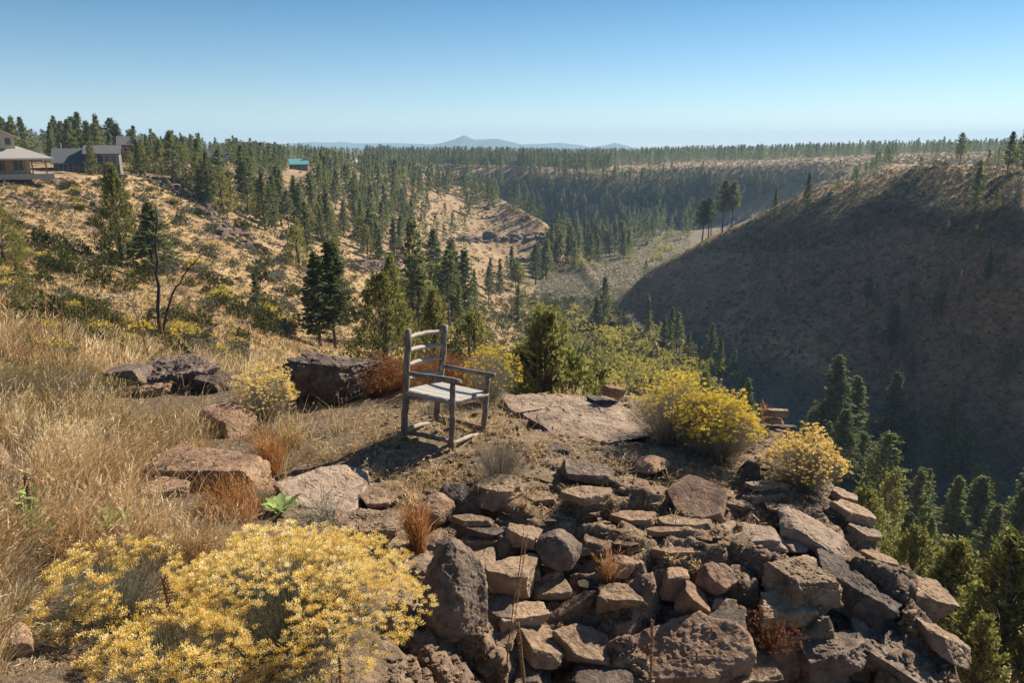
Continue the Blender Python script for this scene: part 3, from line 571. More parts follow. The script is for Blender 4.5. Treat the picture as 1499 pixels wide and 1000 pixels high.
# basalt bands and blocks on the slopes
def band(pts, n, w_, seed):
    r = np.random.default_rng(seed); pts = np.array(pts, float); t = r.uniform(0, len(pts)-1, n)
    x = np.interp(t, range(len(pts)), pts[:, 0])+r.normal(0, w_, n); y = np.interp(t, range(len(pts)), pts[:, 1])+r.normal(0, w_*.6, n); return x, y
bx, by, bs = [], [], []
for pts, n, w_, s in [([(205,262),(250,270),(300,300),(320,325),(350,350),(372,365)],260,8,6.5),([(245,255),(262,262),(285,280)],70,5,7),([(0,268),(60,262),(105,270)],300,6,3.2),([(0,285),(60,300),(130,300),(150,310)],130,7,5),
    ([(515,385),(560,395),(600,375),(640,375)],220,7,7),([(660,352),(720,352),(770,347),(812,343)],260,2.5,6),([(530,300),(590,305),(640,330)],80,12,4),([(600,400),(640,420),(625,440)],90,9,6),([(330,395),(390,410),(440,450)],60,14,4),
    ([(380,250),(410,270),(400,285)],60,8,4),([(130,480),(200,450),(260,470)],25,20,3),([(700,300),(740,320),(790,330)],60,10,3),([(620,250),(640,262)],30,4,4)]:
    x, y = band(pts, n, w_, n+int(pts[0][0])); bx.append(x); by.append(y); bs.append(np.full(n, s))
x, y = R.uniform(0, 820, 1500), R.uniform(250, 520, 1500); bx.append(x); by.append(y); bs.append(np.full(1500, 2.2))
x, y = R.uniform(900, 1499, 900), R.uniform(240, 420, 900); bx.append(x); by.append(y); bs.append(np.full(900, 2.2))
bx, by, bs = map(np.concatenate, (bx, by, bs)); H = hit(bx, by, 12, 1500, 500); ok = ~np.isnan(H[:, 0]) & (H[:, 1] > 15); H = H[ok]
k = F/(H[:, 1]+1); S = np.abs(bs[ok]*R.lognormal(0, .5, ok.sum()))/k
big = (bs[ok] >= 6) & (R.random(ok.sum()) < .16)
many_rocks('slope_rocks', H[~big], S[~big], M_sloperock, 6, 2)
srm = [mesh('basalt_block', *rock_shape(700+i, (1, .9, .8), 'block', 4, .08), M_sloperock) for i in range(6)]
for i, p in enumerate(H[big]):
    s = min(S[big][i]*1.7, 3.2); o = link('basalt_block', srm[i % 6], None, p, (R.normal(0, .2), R.normal(0, .2), R.uniform(0, 6)), (s, s, s*R.uniform(.6, 1.1)))
    upper = p[1] < 260 and p[0] < -20
    tag(o, 'dark basalt block of the rocky outcrop below the grey house' if upper else 'dark basalt block in a broken rock band across the far golden slope', 'boulder', 'blocks of the outcrop below the grey house' if upper else 'blocks of the far rock bands')

# ---------------------------------------------------------------- foliage materials
M_pine = leafmat('pine_needles', [(0, (.055, .072, .030)), (.5, (.155, .180, .070)), (1, (.34, .34, .14))], .45, var=.22)
M_juniper = leafmat('juniper_foliage', [(0, (.065, .07, .022)), (.5, (.19, .19, .055)), (1, (.38, .35, .10))], .45)
M_brownleaf = leafmat('drying_leaves', [(0, (.07, .05, .025)), (.5, (.20, .15, .055)), (1, (.42, .32, .09))], .3)
M_willow = leafmat('willow_leaves', [(0, (.12, .13, .03)), (.45, (.32, .31, .07)), (1, (.66, .54, .13))], .45, var=.22)
M_bark = plain('bark', (.085, .058, .044), .9, 14, .5, .8, .02)
M_char = plain('charred_bark', (.022, .019, .018), .85, 10, .5, .8, .02)
M_deadbr = plain('dead_branch_wood', (.20, .165, .14), .9, 10, .4, .6, .01)
M_grass = leafmat('dry_grass', [(0, (.15, .09, .045)), (.35, (.38, .25, .115)), (.6, (.56, .40, .20)), (1, (.86, .72, .46))], .42)
M_orange = leafmat('orange_dry_grass', [(0, (.18, .08, .03)), (.5, (.42, .20, .075)), (1, (.62, .38, .17))], .4)
M_stem = leafmat('grey_stems', [(0, (.08, .065, .048)), (.5, (.22, .19, .14)), (1, (.40, .37, .30))], .15)
M_sage = leafmat('sage_leaves', [(0, (.07, .065, .045)), (.5, (.15, .145, .10)), (1, (.28, .27, .20))], .25, var=.25)
M_green = leafmat('shrub_leaves', [(0, (.03, .035, .012)), (.5, (.08, .085, .028)), (1, (.17, .165, .05))], .3, var=.2)
M_rust = leafmat('rusty_leaves', [(0, (.08, .035, .018)), (.5, (.23, .10, .045)), (1, (.42, .22, .11))], .3)
M_yel = leafmat('yellow_flowers', [(0, (.36, .25, .03)), (.5, (.70, .52, .055)), (1, (.92, .76, .18))], .3, var=.06)
M_cream = leafmat('fading_flowers', [(0, (.42, .25, .04)), (.38, (.72, .47, .07)), (.62, (.87, .67, .22)), (.88, (.95, .86, .56))], .3, var=.04)
M_mull = leafmat('mullein_leaves', [(0, (.12, .18, .05)), (.5, (.30, .40, .13)), (1, (.52, .58, .28))], .4)
M_stalk = plain('seed_stalk', (.20, .105, .05), .9, 60, .55, 1.0, .01)
# ---------------------------------------------------------------- trees
def tree_pine(seed, lod, bare=.22, wid=.17, tip=.8, openness=.0):
    """ponderosa, one unit tall. returns trunk builder, crown arrays"""
    r = np.random.default_rng(seed); tr = MB(); nseg = 7
    z = np.linspace(0, 1.0, nseg); ben = r.normal(0, .006, (nseg, 2)).cumsum(0)
    tr.tube(np.column_stack([ben, z]), np.linspace(.016, .003, nseg), 7 if lod > 1 else 5)
    nb = {3: 170, 2: 80, 1: 34, 0: 14}[lod]; cl = {3: 7, 2: 5, 1: 3, 0: 1}[lod]; nq = {3: 16, 2: 9, 1: 6, 0: 5}[lod]
    ls = {3: .0165, 2: .025, 1: .042, 0: .085}[lod]; Cs, Ds, Ws, Ts = [], [], [], []
    lean = r.uniform(0, 6.3)
    for i in range(nb):
        h = bare+(1-bare)*(i+.5*r.random())/nb; f = (h-bare)/(1-bare)
        ln = wid*((1-f)**tip*.98+.02)*min(1, .5+f*4)*r.uniform(.55, 1.2)
        if r.random() < openness: continue
        a = i*2.4+r.normal(0, .4); dirv = np.array([math.cos(a), math.sin(a), r.uniform(-.15, .35)+.9*max(0, f-.5)])
        p0 = np.array([0, 0, h]); p1 = p0+dirv*ln
        if lod >= 2 and h < .9: tr.tube([p0, p0+dirv*ln*.5+[0, 0, -.01], p1], [.004, .0025, .001], 3, cap=False)
        for c in range(cl):
            t = .35+.7*(c+.5)/cl; cen = p0+dirv*ln*t+r.normal(0, .012, 3); m = nq
            d = rdir(m, r); d[:, 2] = d[:, 2]*.6+.25; rad = ls*1.25*(1.1-.35*t)*(1-.6*max(0, f-.55)/.45)
            cc = cen+d*rad*r.uniform(.3, 1, (m, 1)); Cs.append(cc); Ds.append(d*ls*r.uniform(.6, 1, (m, 1)))
            Ws.append(perp(d, r)*ls*.34); Ts.append(np.clip(.5+.14*r.normal(size=m)+r.normal(0, .13), 0, 1))
    V, Q, tt = quads(*map(np.concatenate, (Cs, Ds, Ws)), np.concatenate(Ts))
    return tr, (V, Q, tt)
def tree_juniper(seed, lod, wid=.34, bare=.03, shape=.75):
    """juniper, one unit tall: dense, spiky-edged cone or dome of upswept sprays"""
    r = np.random.default_rng(seed); tr = MB(); z = np.linspace(0, .9, 6)
    tr.tube(np.column_stack([r.normal(0, .01, (6, 2)).cumsum(0), z]), np.linspace(.03, .004, 6), 7 if lod > 1 else 5)
    n = {3: 520, 2: 220, 1: 70, 0: 20}[lod]; nq = {3: 22, 2: 13, 1: 7, 0: 5}[lod]; ls = {3: .017, 2: .026, 1: .05, 0: .10}[lod]
    Cs, Ds, Ws, Ts = [], [], [], []; ph = r.uniform(0, 6.3, 4)
    for i in range(n):
        f = r.random()**1.25; a = r.uniform(0, 6.3); h = bare+(1-bare)*f
        prof = wid*(1-f)**shape*min(1, .55+f*3.5)*(1+.20*math.sin(3*a+ph[0]+f*9)+.13*math.sin(5*a+ph[1]-f*14))+.012
        rr_ = prof*math.sqrt(r.uniform(.25, 1.08)); cen = np.array([math.cos(a)*rr_, math.sin(a)*rr_, h])
        if lod >= 2 and i % 6 == 0: tr.tube([[0, 0, h*.75], cen*.6+[0, 0, h*.3], cen], [.006, .004, .001], 3, cap=False)
        up = np.array([math.cos(a)*.45, math.sin(a)*.45, .85]); m = nq; d = rdir(m, r)*.75+up; d /= np.linalg.norm(d, axis=1)[:, None]
        s_ = r.uniform(.9, 1.9)*ls; cc = cen+up*(r.uniform(-1.2, 1.4, (m, 1))*s_*1.2)+rdir(m, r)*s_*.7
        Cs.append(cc); Ds.append(d*ls*r.uniform(.5, 1, (m, 1))); Ws.append(perp(d, r)*ls*.36); Ts.append(np.clip(.5+.15*r.normal(size=m)+r.normal(0, .16), 0, 1))
    return tr, quads(*map(np.concatenate, (Cs, Ds, Ws)), np.concatenate(Ts))
def tree_willow(seed, lod):
    r = np.random.default_rng(seed); tr = MB(); Cs, Ds, Ws, Ts = [], [], [], []
    lobes = [(r.normal(0, .22), r.normal(0, .22), r.uniform(.4, 1.0)) for _ in range(6)]
    ls = {2: .028, 1: .05}[lod]; n = {2: 150, 1: 55}[lod]; nq = {2: 14, 1: 8}[lod]
    for (x, y, h) in lobes: tr.tube([(0, 0, 0), (x*.4, y*.4, h*.5), (x, y, h*.95)], [.02, .012, .004], 4, cap=False)
    for i in range(n):
        x, y, h = lobes[r.integers(6)]; f = r.random()**.8; a = r.uniform(0, 6.3); rad = .24*math.sqrt(max(0, f*(1.12-f)))*1.9*math.sqrt(r.random())
        cen = np.array([x+math.cos(a)*rad, y+math.sin(a)*rad, h*f]); m = nq; d = rdir(m, r)*.8+[0, 0, .7]; d /= np.linalg.norm(d, axis=1)[:, None]
        Cs.append(cen+rdir(m, r)*ls*1.2); Ds.append(d*ls*r.uniform(.5, 1, (m, 1))); Ws.append(perp(d, r)*ls*.35); Ts.append(np.clip(.30+.45*f+.15*r.normal(size=m)+r.normal(0, .15), 0, 1))
    return tr, quads(*map(np.concatenate, (Cs, Ds, Ws)), np.concatenate(Ts))
def build_tree(kind_, *a, leaf=None, **k):
    tr, (V, Q, tt) = kind_(*a, **k); return tr.mesh('trunk', M_bark), mesh('crown', V, Q, leaf, tt, False)
PINE = {3: [build_tree(tree_pine, 10+i, 3, b, w_, tp, leaf=M_pine) for i, (b, w_, tp) in enumerate([(.16, .22, .85), (.08, .24, 1.0), (.28, .21, .7), (.05, .30, 1.0)])],
        2: [build_tree(tree_pine, 30+i, 2, b, w_, tp, leaf=M_pine) for i, (b, w_, tp) in enumerate([(.12, .23, .95), (.06, .25, 1.05), (.22, .22, .8), (.06, .20, .95), (.40, .24, .6)])],
        1: [build_tree(tree_pine, 50+i, 1, b, w_, tp, leaf=M_pine) for i, (b, w_, tp) in enumerate([(.08, .23, .95), (.05, .27, 1.1), (.18, .22, .8), (.06, .20, .9)])]}
JUN = {3: [build_tree(tree_juniper, 70+i, 3, w_, .03, sh, leaf=M_juniper) for i, (w_, sh) in enumerate([(.36, .6), (.27, .8), (.46, .55), (.24, .9)])],
       2: [build_tree(tree_juniper, 80+i, 2, w_, .03, sh, leaf=M_juniper) for i, (w_, sh) in enumerate([(.30, .7), (.24, .9), (.36, .6)])],
       1: [build_tree(tree_juniper, 90+i, 1, w_, .03, sh, leaf=M_juniper) for i, (w_, sh) in enumerate([(.28, .75), (.34, .6)])]}
WIL = {2: [build_tree(tree_willow, 100+i, 2, leaf=M_willow) for i in range(3)], 1: [build_tree(tree_willow, 104+i, 1, leaf=M_willow) for i in range(2)]}
def plant_tree(kinds, name, cat, base, h, label, group=None, var=None, lod=None, wide=1.0):
    hp = h*pxm(base); l = lod or (3 if hp > 85 else 2 if hp > 34 else 1); l = min(l, max(kinds))
    v = kinds[l][(var if var is not None else R.integers(99)) % len(kinds[l])]
    e = thing(name, label, cat, base-np.array([0, 0, .01*h]), R.uniform(0, 6.28), group, (h*wide, h*wide, h))
    link('trunk', v[0], e); link('crown', v[1], e); return e
def tree_px(kinds, name, cat, px, pb, pt, label, Y=None, group=None, var=None, wide=1.0):
    """stand a tree where the photo shows its foot, as tall as the photo shows it; Y when the foot is hidden"""
    if Y is None:
        q = hit(px, pb, 12)[0]
        if np.isnan(q[0]): return None
    else: q = pos(px, pb, Y); q[2] = gz(q[0], q[1])
    top = pos(px, pt, q[1])[2]; return plant_tree(kinds, name, cat, q, max(1.0, top-q[2]), label, group, var, None, wide)
J, Pn = (JUN, 'juniper_tree', 'juniper'), (PINE, 'pine_tree', 'pine tree')
for a in [
 (J, 8, 388, 297, 'dense green juniper cut by the left edge', None, 0, 1.1), (J, 136, 256, 207, 'olive juniper standing in front of the grey green house', None, 1, 1.1), (J, 42, 468, 395, 'small loose juniper on the grassy slope near the left edge', 38, 2, 1.0),
 (J, 178, 380, 243, 'tall dark juniper with a narrow top on the left slope', None, 1, 1.0), (Pn, 228, 398, 296, 'bright green pine right beside the tall dark juniper', None, 3, 1.7),
 (Pn, 377, 466, 400, 'small young pine alone on the golden slope', None, 1, 1.2), (J, 437, 392, 320, 'dark dome-shaped juniper above the pair of slender pines', None, 0, 1.0),
 (J, 492, 425, 348, 'olive juniper behind the pair of slender pines', None, 1, 1.0), (Pn, 468, 507, 370, 'left one of the pair of slender pines', None, 0, 1.25), (Pn, 491, 510, 352, 'right one of the pair of slender pines', None, 2, 1.15),
 (J, 560, 520, 402, 'broad olive juniper directly left behind the chair', 48, 0, 1.15), (J, 572, 430, 377, 'dark juniper rising behind the broad olive juniper', 75, 1, 1.0),
 (J, 636, 500, 425, 'thin olive juniper seen above the chair back', 60, 1, 1.0), (J, 694, 505, 458, 'rounded dark juniper right of the chair back', 62, 0, 1.1), (Pn, 659, 442, 368, 'dark pine between the two junipers above the chair', None, 0, 1.1),
 (Pn, 611, 425, 372, 'short dark pine on the rocky slope left of the chair back', None, 1, 1.2), (J, 798, 592, 460, 'large conical juniper just beyond the middle of the ledge', 40, 1, 1.15), (J, 838, 600, 520, 'smaller juniper leaning on the right side of the large conical one', 42, 0, 1.0),
 (J, 872, 610, 535, 'thin half-bare juniper behind the small cairn', 46, 3, .9), (J, 770, 560, 505, 'bushy juniper left of the large conical one', 52, 2, 1.0),
 (Pn, 1210, 708, 523, 'tallest pine of the clump below the right hill', None, 1, 1.2), (Pn, 1240, 700, 552, 'pine on the right side of the tall clump', None, 3, 1.1), (Pn, 1184, 690, 588, 'short pine on the left side of the tall clump', None, 1, 1.2), (Pn, 1225, 730, 600, 'pine with reddish dead needles in front of the tall clump', None, 2, 1.1),
 (Pn, 1268, 735, 680, 'small dark pine at the foot of the tall clump', None, 1, 1.2), (Pn, 1297, 690, 547, 'tall dense pine standing alone on the shaded flat', None, 1, 1.1), (Pn, 1325, 692, 600, 'thinner pine leaning on the tall dense one', None, 2, 1.1), (Pn, 1383, 692, 582, 'pine with sunlit right side low on the shaded hill', None, 3, .85),
 (Pn, 1302, 528, 444, 'slender pine alone in the middle of the shaded hill', None, 2, .85), (Pn, 1334, 543, 518, 'tiny sunlit pine on the shaded hill', None, 3, 1.0), (Pn, 1466, 560, 503, 'small pine by the right edge of the shaded hill', None, 0, .9), (Pn, 1484, 545, 497, 'thin small pine nearest the right edge of the shaded hill', None, 2, .8),
 (Pn, 1444, 412, 363, 'light green pine high on the shaded hill', None, 3, .9), (Pn, 1425, 320, 243, 'tall grey green pine below the top of the right hill', None, 2, .95), (Pn, 1181, 304, 252, 'round pine on the ridge of the right hill', None, 3, 1.1), (Pn, 1133, 322, 276, 'pine on the ridge left of the round pine', None, 1, 1.0),
 (Pn, 1059, 322, 264, 'taller pine of the pair on the descending ridge', 292, 4, 1.1), (Pn, 1072, 317, 266, 'shorter pine of the pair on the descending ridge', 292, 4, 1.0), (Pn, 1028, 340, 292, 'left pine of the clump lower on the descending ridge', 296, 4, 1.2), (Pn, 1037, 335, 288, 'right pine of the clump lower on the descending ridge', 296, 4, 1.0), (Pn, 1040, 352, 328, 'little pine beside the clump on the descending ridge', 296, 3, 1.0),
 (Pn, 1475, 252, 192, 'dark pine on top of the right hill near the edge', 212, 2, 1.1), (Pn, 1497, 250, 178, 'tallest dark pine at the right edge on the hilltop', 208, 2, 1.1), (Pn, 1459, 247, 216, 'small pine left of the two dark hilltop pines', 225, 1, 1.0), (Pn, 1404, 238, 194, 'pine sticking out above the far forest on the right', 420, 4, 1.0),
 (Pn, 1410, 880, 698, 'large bluish pine behind the ledge at lower right', 95, 2, 1.2), (Pn, 1380, 860, 700, 'narrow pine left of the large bluish pine', 92, 1, 1.2), (Pn, 1470, 900, 716, 'wide dark pine at the lower right edge', 88, 3, 1.2), (Pn, 1322, 830, 752, 'bright green young pine above the olive junipers', 70, 1, 1.3), (Pn, 1497, 800, 680, 'grey green pine cut by the right edge', 100, 2, 1.1), (Pn, 1350, 860, 758, 'pine between the young pine and the large bluish pine', 80, 3, 1.0),(Pn, 1440, 870, 740, 'dark pine in front of the large bluish pine', 84, 3, 1.2),
 (J, 1440, 1075, 785, 'biggest olive juniper in the lower right corner', 27, 3, 1.45), (J, 1362, 1060, 792, 'slender olive juniper left of the biggest one', 31, 3, 1.35), (J, 1318, 960, 775, 'olive juniper close behind the cliff edge', 36, 0, 1.0), (J, 1410, 1100, 905, 'small sunlit juniper in front of the biggest one', 24, 1, 1.0), (J, 1492, 1100, 930, 'juniper in the bottom right corner', 25, 1, 1.0), (J, 1290, 905, 790, 'low olive juniper peeping over the cliff edge', 42, 2, 1.0),
 (J, 1262, 790, 718, 'olive juniper right of the pale yellow bush', 48, 0, 1.0), (Pn, 1090, 640, 556, 'grey green pine behind the big yellow bush', 130, 1, .8), (Pn, 1110, 640, 600, 'little pine right behind the big yellow bush', 120, 1, .8), (J, 1030, 590, 545, 'dark juniper at the end of the willow row', 150, 1, 1.0), (Pn, 995, 512, 500, 'tiny green pine at the foot of the right hill', None, 1, 1.0), (Pn, 885, 468, 405, 'tall dark pine at the tip of the right hill', 262, 0, 1.2), (Pn, 872, 480, 435, 'pine left of the tall dark one at the hill tip', 258, 1, 1.2)]:
    (kd, px_, pb, pt, lb, Y, v, wd) = a; tree_px(*kd, px_, pb, pt, lb, Y, None, v, wd)
# ---------------------------------------------------------------- woods: the largest trees stand as things, the rest is one far wood
cand = []
def add_c(px, py, hr, lab, grp, jun=0.0, y0=14, y1=2500, ymin=0):
    H = hit(px, py, y0, y1, 600); ok = ~np.isnan(H[:, 0]) & (H[:, 1] > ymin); H = H[ok]
    for p in H: cand.append((p, R.uniform(*hr), lab, grp, R.random() < jun))
def poly_px(pts, n, seed):
    r = np.random.default_rng(seed); a = np.array(pts, float); out = []
    while len(out) < n:
        p = r.uniform(a.min(0), a.max(0)); c = False
        for (x1, y1), (x2, y2) in zip(pts, pts[1:]+pts[:1]):
            if (y1 > p[1]) != (y2 > p[1]) and p[0] < (x2-x1)*(p[1]-y1)/(y2-y1)+x1: c = not c
        if c: out.append(p)
    return np.array(out).T
for pts, n, hr, lab, grp, jun, sd in [
 ([(240,268),(400,252),(560,262),(690,300),(640,300),(560,330),(480,360),(400,345),(330,318)], 95, (8,14), 'pine tree high on the golden left slope', 'pines on the golden left slope', .25, 1),
 ([(390,330),(480,300),(620,290),(720,320),(680,350),(600,390),(450,375)], 62, (8,14), 'pine tree low on the golden left slope above the rock band', 'pines low on the golden left slope', .25, 2),
 ([(560,262),(640,270),(720,300),(800,325),(760,318),(690,300)], 46, (9,15), 'pine tree along the falling crest of the left ridge', 'pines along the crest of the left ridge', .1, 3),
 ([(690,455),(790,420),(760,400),(700,430),(610,450),(600,480),(680,500)], 30, (9,18), 'dark pine tree on the valley bottom below the left slope', 'pines at the foot of the left slope', .15, 4),
 ([(770,425),(820,400),(900,385),(1000,355),(1060,322),(1040,315),(900,345),(820,350)], 110, (13,20), 'tall pine tree of the belt across the valley behind the sage flat', 'pines of the belt behind the sage flat', .05, 5),
 ([(40,250),(240,262),(240,250),(60,246)], 12, (7,12), 'pine tree beside the grey house', 'pines beside the grey house', .3, 6),
 ([(1110,690),(1160,660),(1500,760),(1500,900),(1300,900),(1240,760)], 16, (8,16), 'pine tree in the shaded valley below the cliff', 'pines in the shaded valley below the cliff', .2, 8),
 ([(930,395),(1499,290),(1499,480),(1100,560)], 16, (4,8), 'small pine tree on the shaded face of the right hill', 'small pines on the shaded right hill', .0, 9),
 ([(1180,270),(1499,250),(1499,262),(1200,285)], 8, (3,7), 'small pine tree near the top of the right hill', 'small pines near the top of the right hill', .1, 10),
 ([(640,262),(740,250),(1100,262),(1160,270),(1000,330),(800,328),(720,300)], 420, (9,16), 'pine tree on the blue shaded wall of the far canyon', 'pines on the far canyon wall', 0, 11)]:
    px, py = poly_px(pts, n, sd); add_c(px, py, hr, lab, grp, jun)
for pts, n, hr, lab, grp, jun, sd in [([(900,470),(960,480),(1090,560),(1060,575),(940,510)], 12, (7,13), 'dark pine at the edge of the shaded hill beside the willows', 'pines beside the creek willows', .1, 51), ([(700,500),(790,450),(860,520),(900,560),(820,560)], 14, (6,12), 'dark pine among the willows right of the chair', 'pines among the creek willows', .3, 52)]:      # add_c2
    px, py = poly_px(pts, n, sd); add_c(px, py, hr, lab, grp, jun)
# behind the houses and along the left rim
def plan_c(n, c0, c1, y0, y1, hr, lab, grp, seed, pw=1.0, dens=None):
    r = np.random.default_rng(seed); Y = y0*(y1/y0)**(r.random(n)**pw); c = r.uniform(c0, c1, n); x = (c-749.5)/F*Y*1.0; z = ground(x, Y)
    keep = np.ones(n, bool) if dens is None else dens(c, Y, r)
    for a, b, d in zip(x[keep], Y[keep], z[keep]): cand.append((np.array([a, b, d]), r.uniform(*hr), lab, grp, False))
plan_c(60, -60, 215, 196, 270, (9.5,14), 'tall pine tree in the wood behind the houses', 'pines behind the houses', 21)
plan_c(60, 160, 420, 275, 420, (8,12), 'pine tree on the plateau edge around the small cabin', 'pines on the plateau around the cabin', 22)
plan_c(60, 380, 620, 420, 600, (8,13), 'pine tree on the rim around the teal roofed house', 'pines on the rim around the teal roof', 23)
plan_c(1300, -120, 620, 300, 1200, (9,13), 'x', 'x', 24)
plan_c(3400, 560, 1900, 735, 1500, (8,18), 'x', 'x', 25, 1.0, lambda c, Y, r: (r.random(len(c)) < np.where((c > 860) & (Y < 860), .07, np.where((c > 1130) & (Y < 1000), .3, .9))) & ~((c > 1150) & (Y < 800)))
plan_c(4200, -150, 1800, 1300, 4500, (7,13), 'x', 'x', 26, .8)
plan_c(1500, 540, 890, 722, 930, (9,14), 'x', 'x', 29)
plan_c(2600, 540, 1900, 860, 1500, (7,17), 'x', 'x', 30)
plan_c(110, 1130, 1700, 430, 800, (6,13), 'x', 'x', 27)
plan_c(36, 1140, 1290, 480, 620, (9,14), 'pine tree of the small grove behind the right hill', 'pines of the grove behind the right hill', 28)
blocked = [(-10, 255), (75, 185), (305, 333)]      # keep the fronts of the houses free
cand2 = []
for p, h, l, g, j in cand:
    hp = h*pxm(p); cx = 749.5+p[0]*pxm(p)
    if g != 'x' and p[1] < 200 and -20 < cx < 190 and p[2] > CZ-9: continue
    if 228 < p[1] < 430 and 296 < cx < 336 and p[1] < 396: continue
    if 300 < p[1] < 470 and 418 < cx < 456: continue
    cand2.append((hp if g != 'x' else -1, p, h, l, g, j))
cand2.sort(key=lambda t: -t[0])
nt_ = 0; rest = []
for hp, p, h, l, g, j in cand2:
    inframe = hp > 0
    if inframe and nt_ < (235): plant_tree(JUN if j else PINE, 'juniper_tree' if j else 'pine_tree', 'juniper' if j else 'pine tree', p, h*(.75 if j else 1), l.replace('pine tree', 'juniper').replace('dark pine', 'dark juniper') if j else l, (g.replace('pines', 'junipers') if j else g), None, 2 if hp > 30 else 1, 1.15 if j else R.uniform(.95, 1.25)); nt_ += (not j)
    else: rest.append((p, h))
def many(name, tmpl, pts, sc, mat, seed, kind_='stuff', wide=1.0, tv=.12):
    """tmpl: list of (V,Q,tint) of unit plants; one mesh of all of them"""
    r = np.random.default_rng(seed); Vs, Qs, Ts, n0 = [], [], [], 0; pts = np.asarray(pts); sc = np.asarray(sc)
    ch = r.integers(0, len(tmpl), len(pts))
    for c, (V, Q, tt) in enumerate(tmpl):
        m = ch == c; k = m.sum()
        if not k: continue
        a = r.uniform(0, 6.3, k); ca, sa = np.cos(a)[:, None], np.sin(a)[:, None]; s = sc[m][:, None]
        W = np.stack([(V[None, :, 0]*ca-V[None, :, 1]*sa)*s*wide, (V[None, :, 0]*sa+V[None, :, 1]*ca)*s*wide, V[None, :, 2]*s], 2)+pts[m][:, None]
        Vs.append(W.reshape(-1, 3)); Qs.append((np.arange(k)[:, None, None]*len(V)+Q[None]).reshape(-1, Q.shape[1])+n0); n0 += k*len(V)
        Ts.append(np.clip(tt[None]+r.normal(0, tv, (k, 1)), 0, 1).ravel())
    o = link(name, mesh(name, np.concatenate(Vs), np.concatenate(Qs), mat, np.concatenate(Ts), False))
    return kind(o, kind_) if kind_ else o
rp = np.array([p for p, h in rest]); rh = np.array([h for p, h in rest]); hp_ = rh*F/rp[:, 1]
P0t = [tree_pine(200+i, 0, .05, w_, tp)[1] for i, (w_, tp) in enumerate([(.22, .95), (.26, 1.05), (.22, .8), (.19, .9)])]
P1t = [tree_pine(210+i, 1, .08, w_, tp)[1] for i, (w_, tp) in enumerate([(.22, .95), (.26, 1.05), (.22, .8)])]
mid = hp_ > 15
many('far_woods', P1t, rp[mid], rh[mid], M_pine, 31, wide=1.1)
many('far_forest', P0t, rp[~mid], rh[~mid], M_pine, 32, wide=1.25)
# willows along the creek
for i, (a, b, t_) in enumerate([(782,470,438),(800,485,450),(815,478,452),(838,495,455),(826,510,478),(850,520,485),(868,508,475),(890,505,468),(905,520,480),(880,535,498),(900,545,505),(925,545,500),(915,560,520),(945,560,515),(960,552,520),(975,568,528),(990,580,535),(955,580,540),(930,575,535),(1008,588,548),(925,500,470),(945,515,488),(962,528,498),(980,540,508),(998,552,520),(1015,565,535),(1030,580,548),(905,482,455),(950,482,462),(968,492,470),(985,503,480),(1003,514,492),(1020,525,502),(1038,536,512),(1056,548,522),(1076,560,535),(1000,522,500),(1030,545,522),(960,500,476),(1045,592,560),(905,580,535),(880,560,525),(860,545,515),(845,462,440),(905,500,474),(870,470,452),(1165,690,668)]):
    tree_px(WIL, 'willow', 'willow', a, b, t_-2, 'yellow green willow in the row along the valley creek' if i != 23 else 'pale green willow at the upper end of the creek row', None, 'willows along the creek' if i != 23 else None, None, 1.15)
x, y = poly_px([(800,345),(900,340),(1000,345),(1000,380),(850,398),(770,415),(790,385)], 60, 41); H = hit(x, y, 14, 900, 500); H = H[~np.isnan(H[:, 0])]
for p in H[:60]:
    k_ = plant_tree(WIL, 'willow', 'willow', p, R.uniform(3.5, 8), 'small autumn willow among the pines behind the sage flat', 'willows among the pines behind the sage flat', None, 1, 1.0)
# ---------------------------------------------------------------- bushes
def dome_bush(seed, n, nq, ls, flat=.8, up=.5, hollow=.55):
    r = np.random.default_rng(seed); d = rdir(n, r); d[:, 2] = np.abs(d[:, 2]); rad = r.uniform(hollow, 1, n)*(1+.12*np.sin(d[:, 0]*5+seed)+.1*np.sin(d[:, 1]*7))
    cen = d*rad[:, None]*[.5, .5, flat]; cen = np.repeat(cen, nq, 0)+rdir(n*nq, r)*ls*1.3*r.random((n*nq, 1))
    dd_ = rdir(n*nq, r)+np.repeat(d, nq, 0)*up*1.5+[0, 0, up]; dd_ /= np.linalg.norm(dd_, axis=1)[:, None]
    cen[:, 2] = np.maximum(cen[:, 2], .01)
    return quads(cen, dd_*ls*r.uniform(.5, 1, (n*nq, 1)), perp(dd_, r)*ls*.3, np.clip(.5+.16*r.normal(size=n*nq)+np.repeat(r.normal(0, .13, n), nq), 0, 1))
def twigs(seed, n, R_, H_, wd, k=3, spread=1.0, base=.08):
    """stems fanning from the root to a dome of radius R_ and height H_"""
    r = np.random.default_rng(seed); a = r.uniform(0, 6.3, n); f = np.sqrt(r.random(n))*spread
    tip = np.stack([np.cos(a)*f*R_, np.sin(a)*f*R_, H_*np.sqrt(np.clip(1.02-f**2*.85, .03, 1))*r.uniform(.75, 1, n)], 1)
    tip = tip*(1+.30*noise(tip/R_*1.7+seed, 4)+.16*noise(tip/R_*4.5+seed, 5))[:, None]
    root = np.stack([np.cos(a), np.sin(a), 0*a], 1)*(r.random(n)*base*R_)[:, None]
    L = np.linalg.norm(tip-root, axis=1); dv = (tip-root)/L[:, None]; dv2 = dv*np.array([1.15, 1.15, .8]); be = dv-dv2
    return ribbons(root, L, dv2, be, wd*r.uniform(.6, 1.3, n), np.clip(.5+.2*r.normal(size=n), 0, 1), k, r), tip, dv
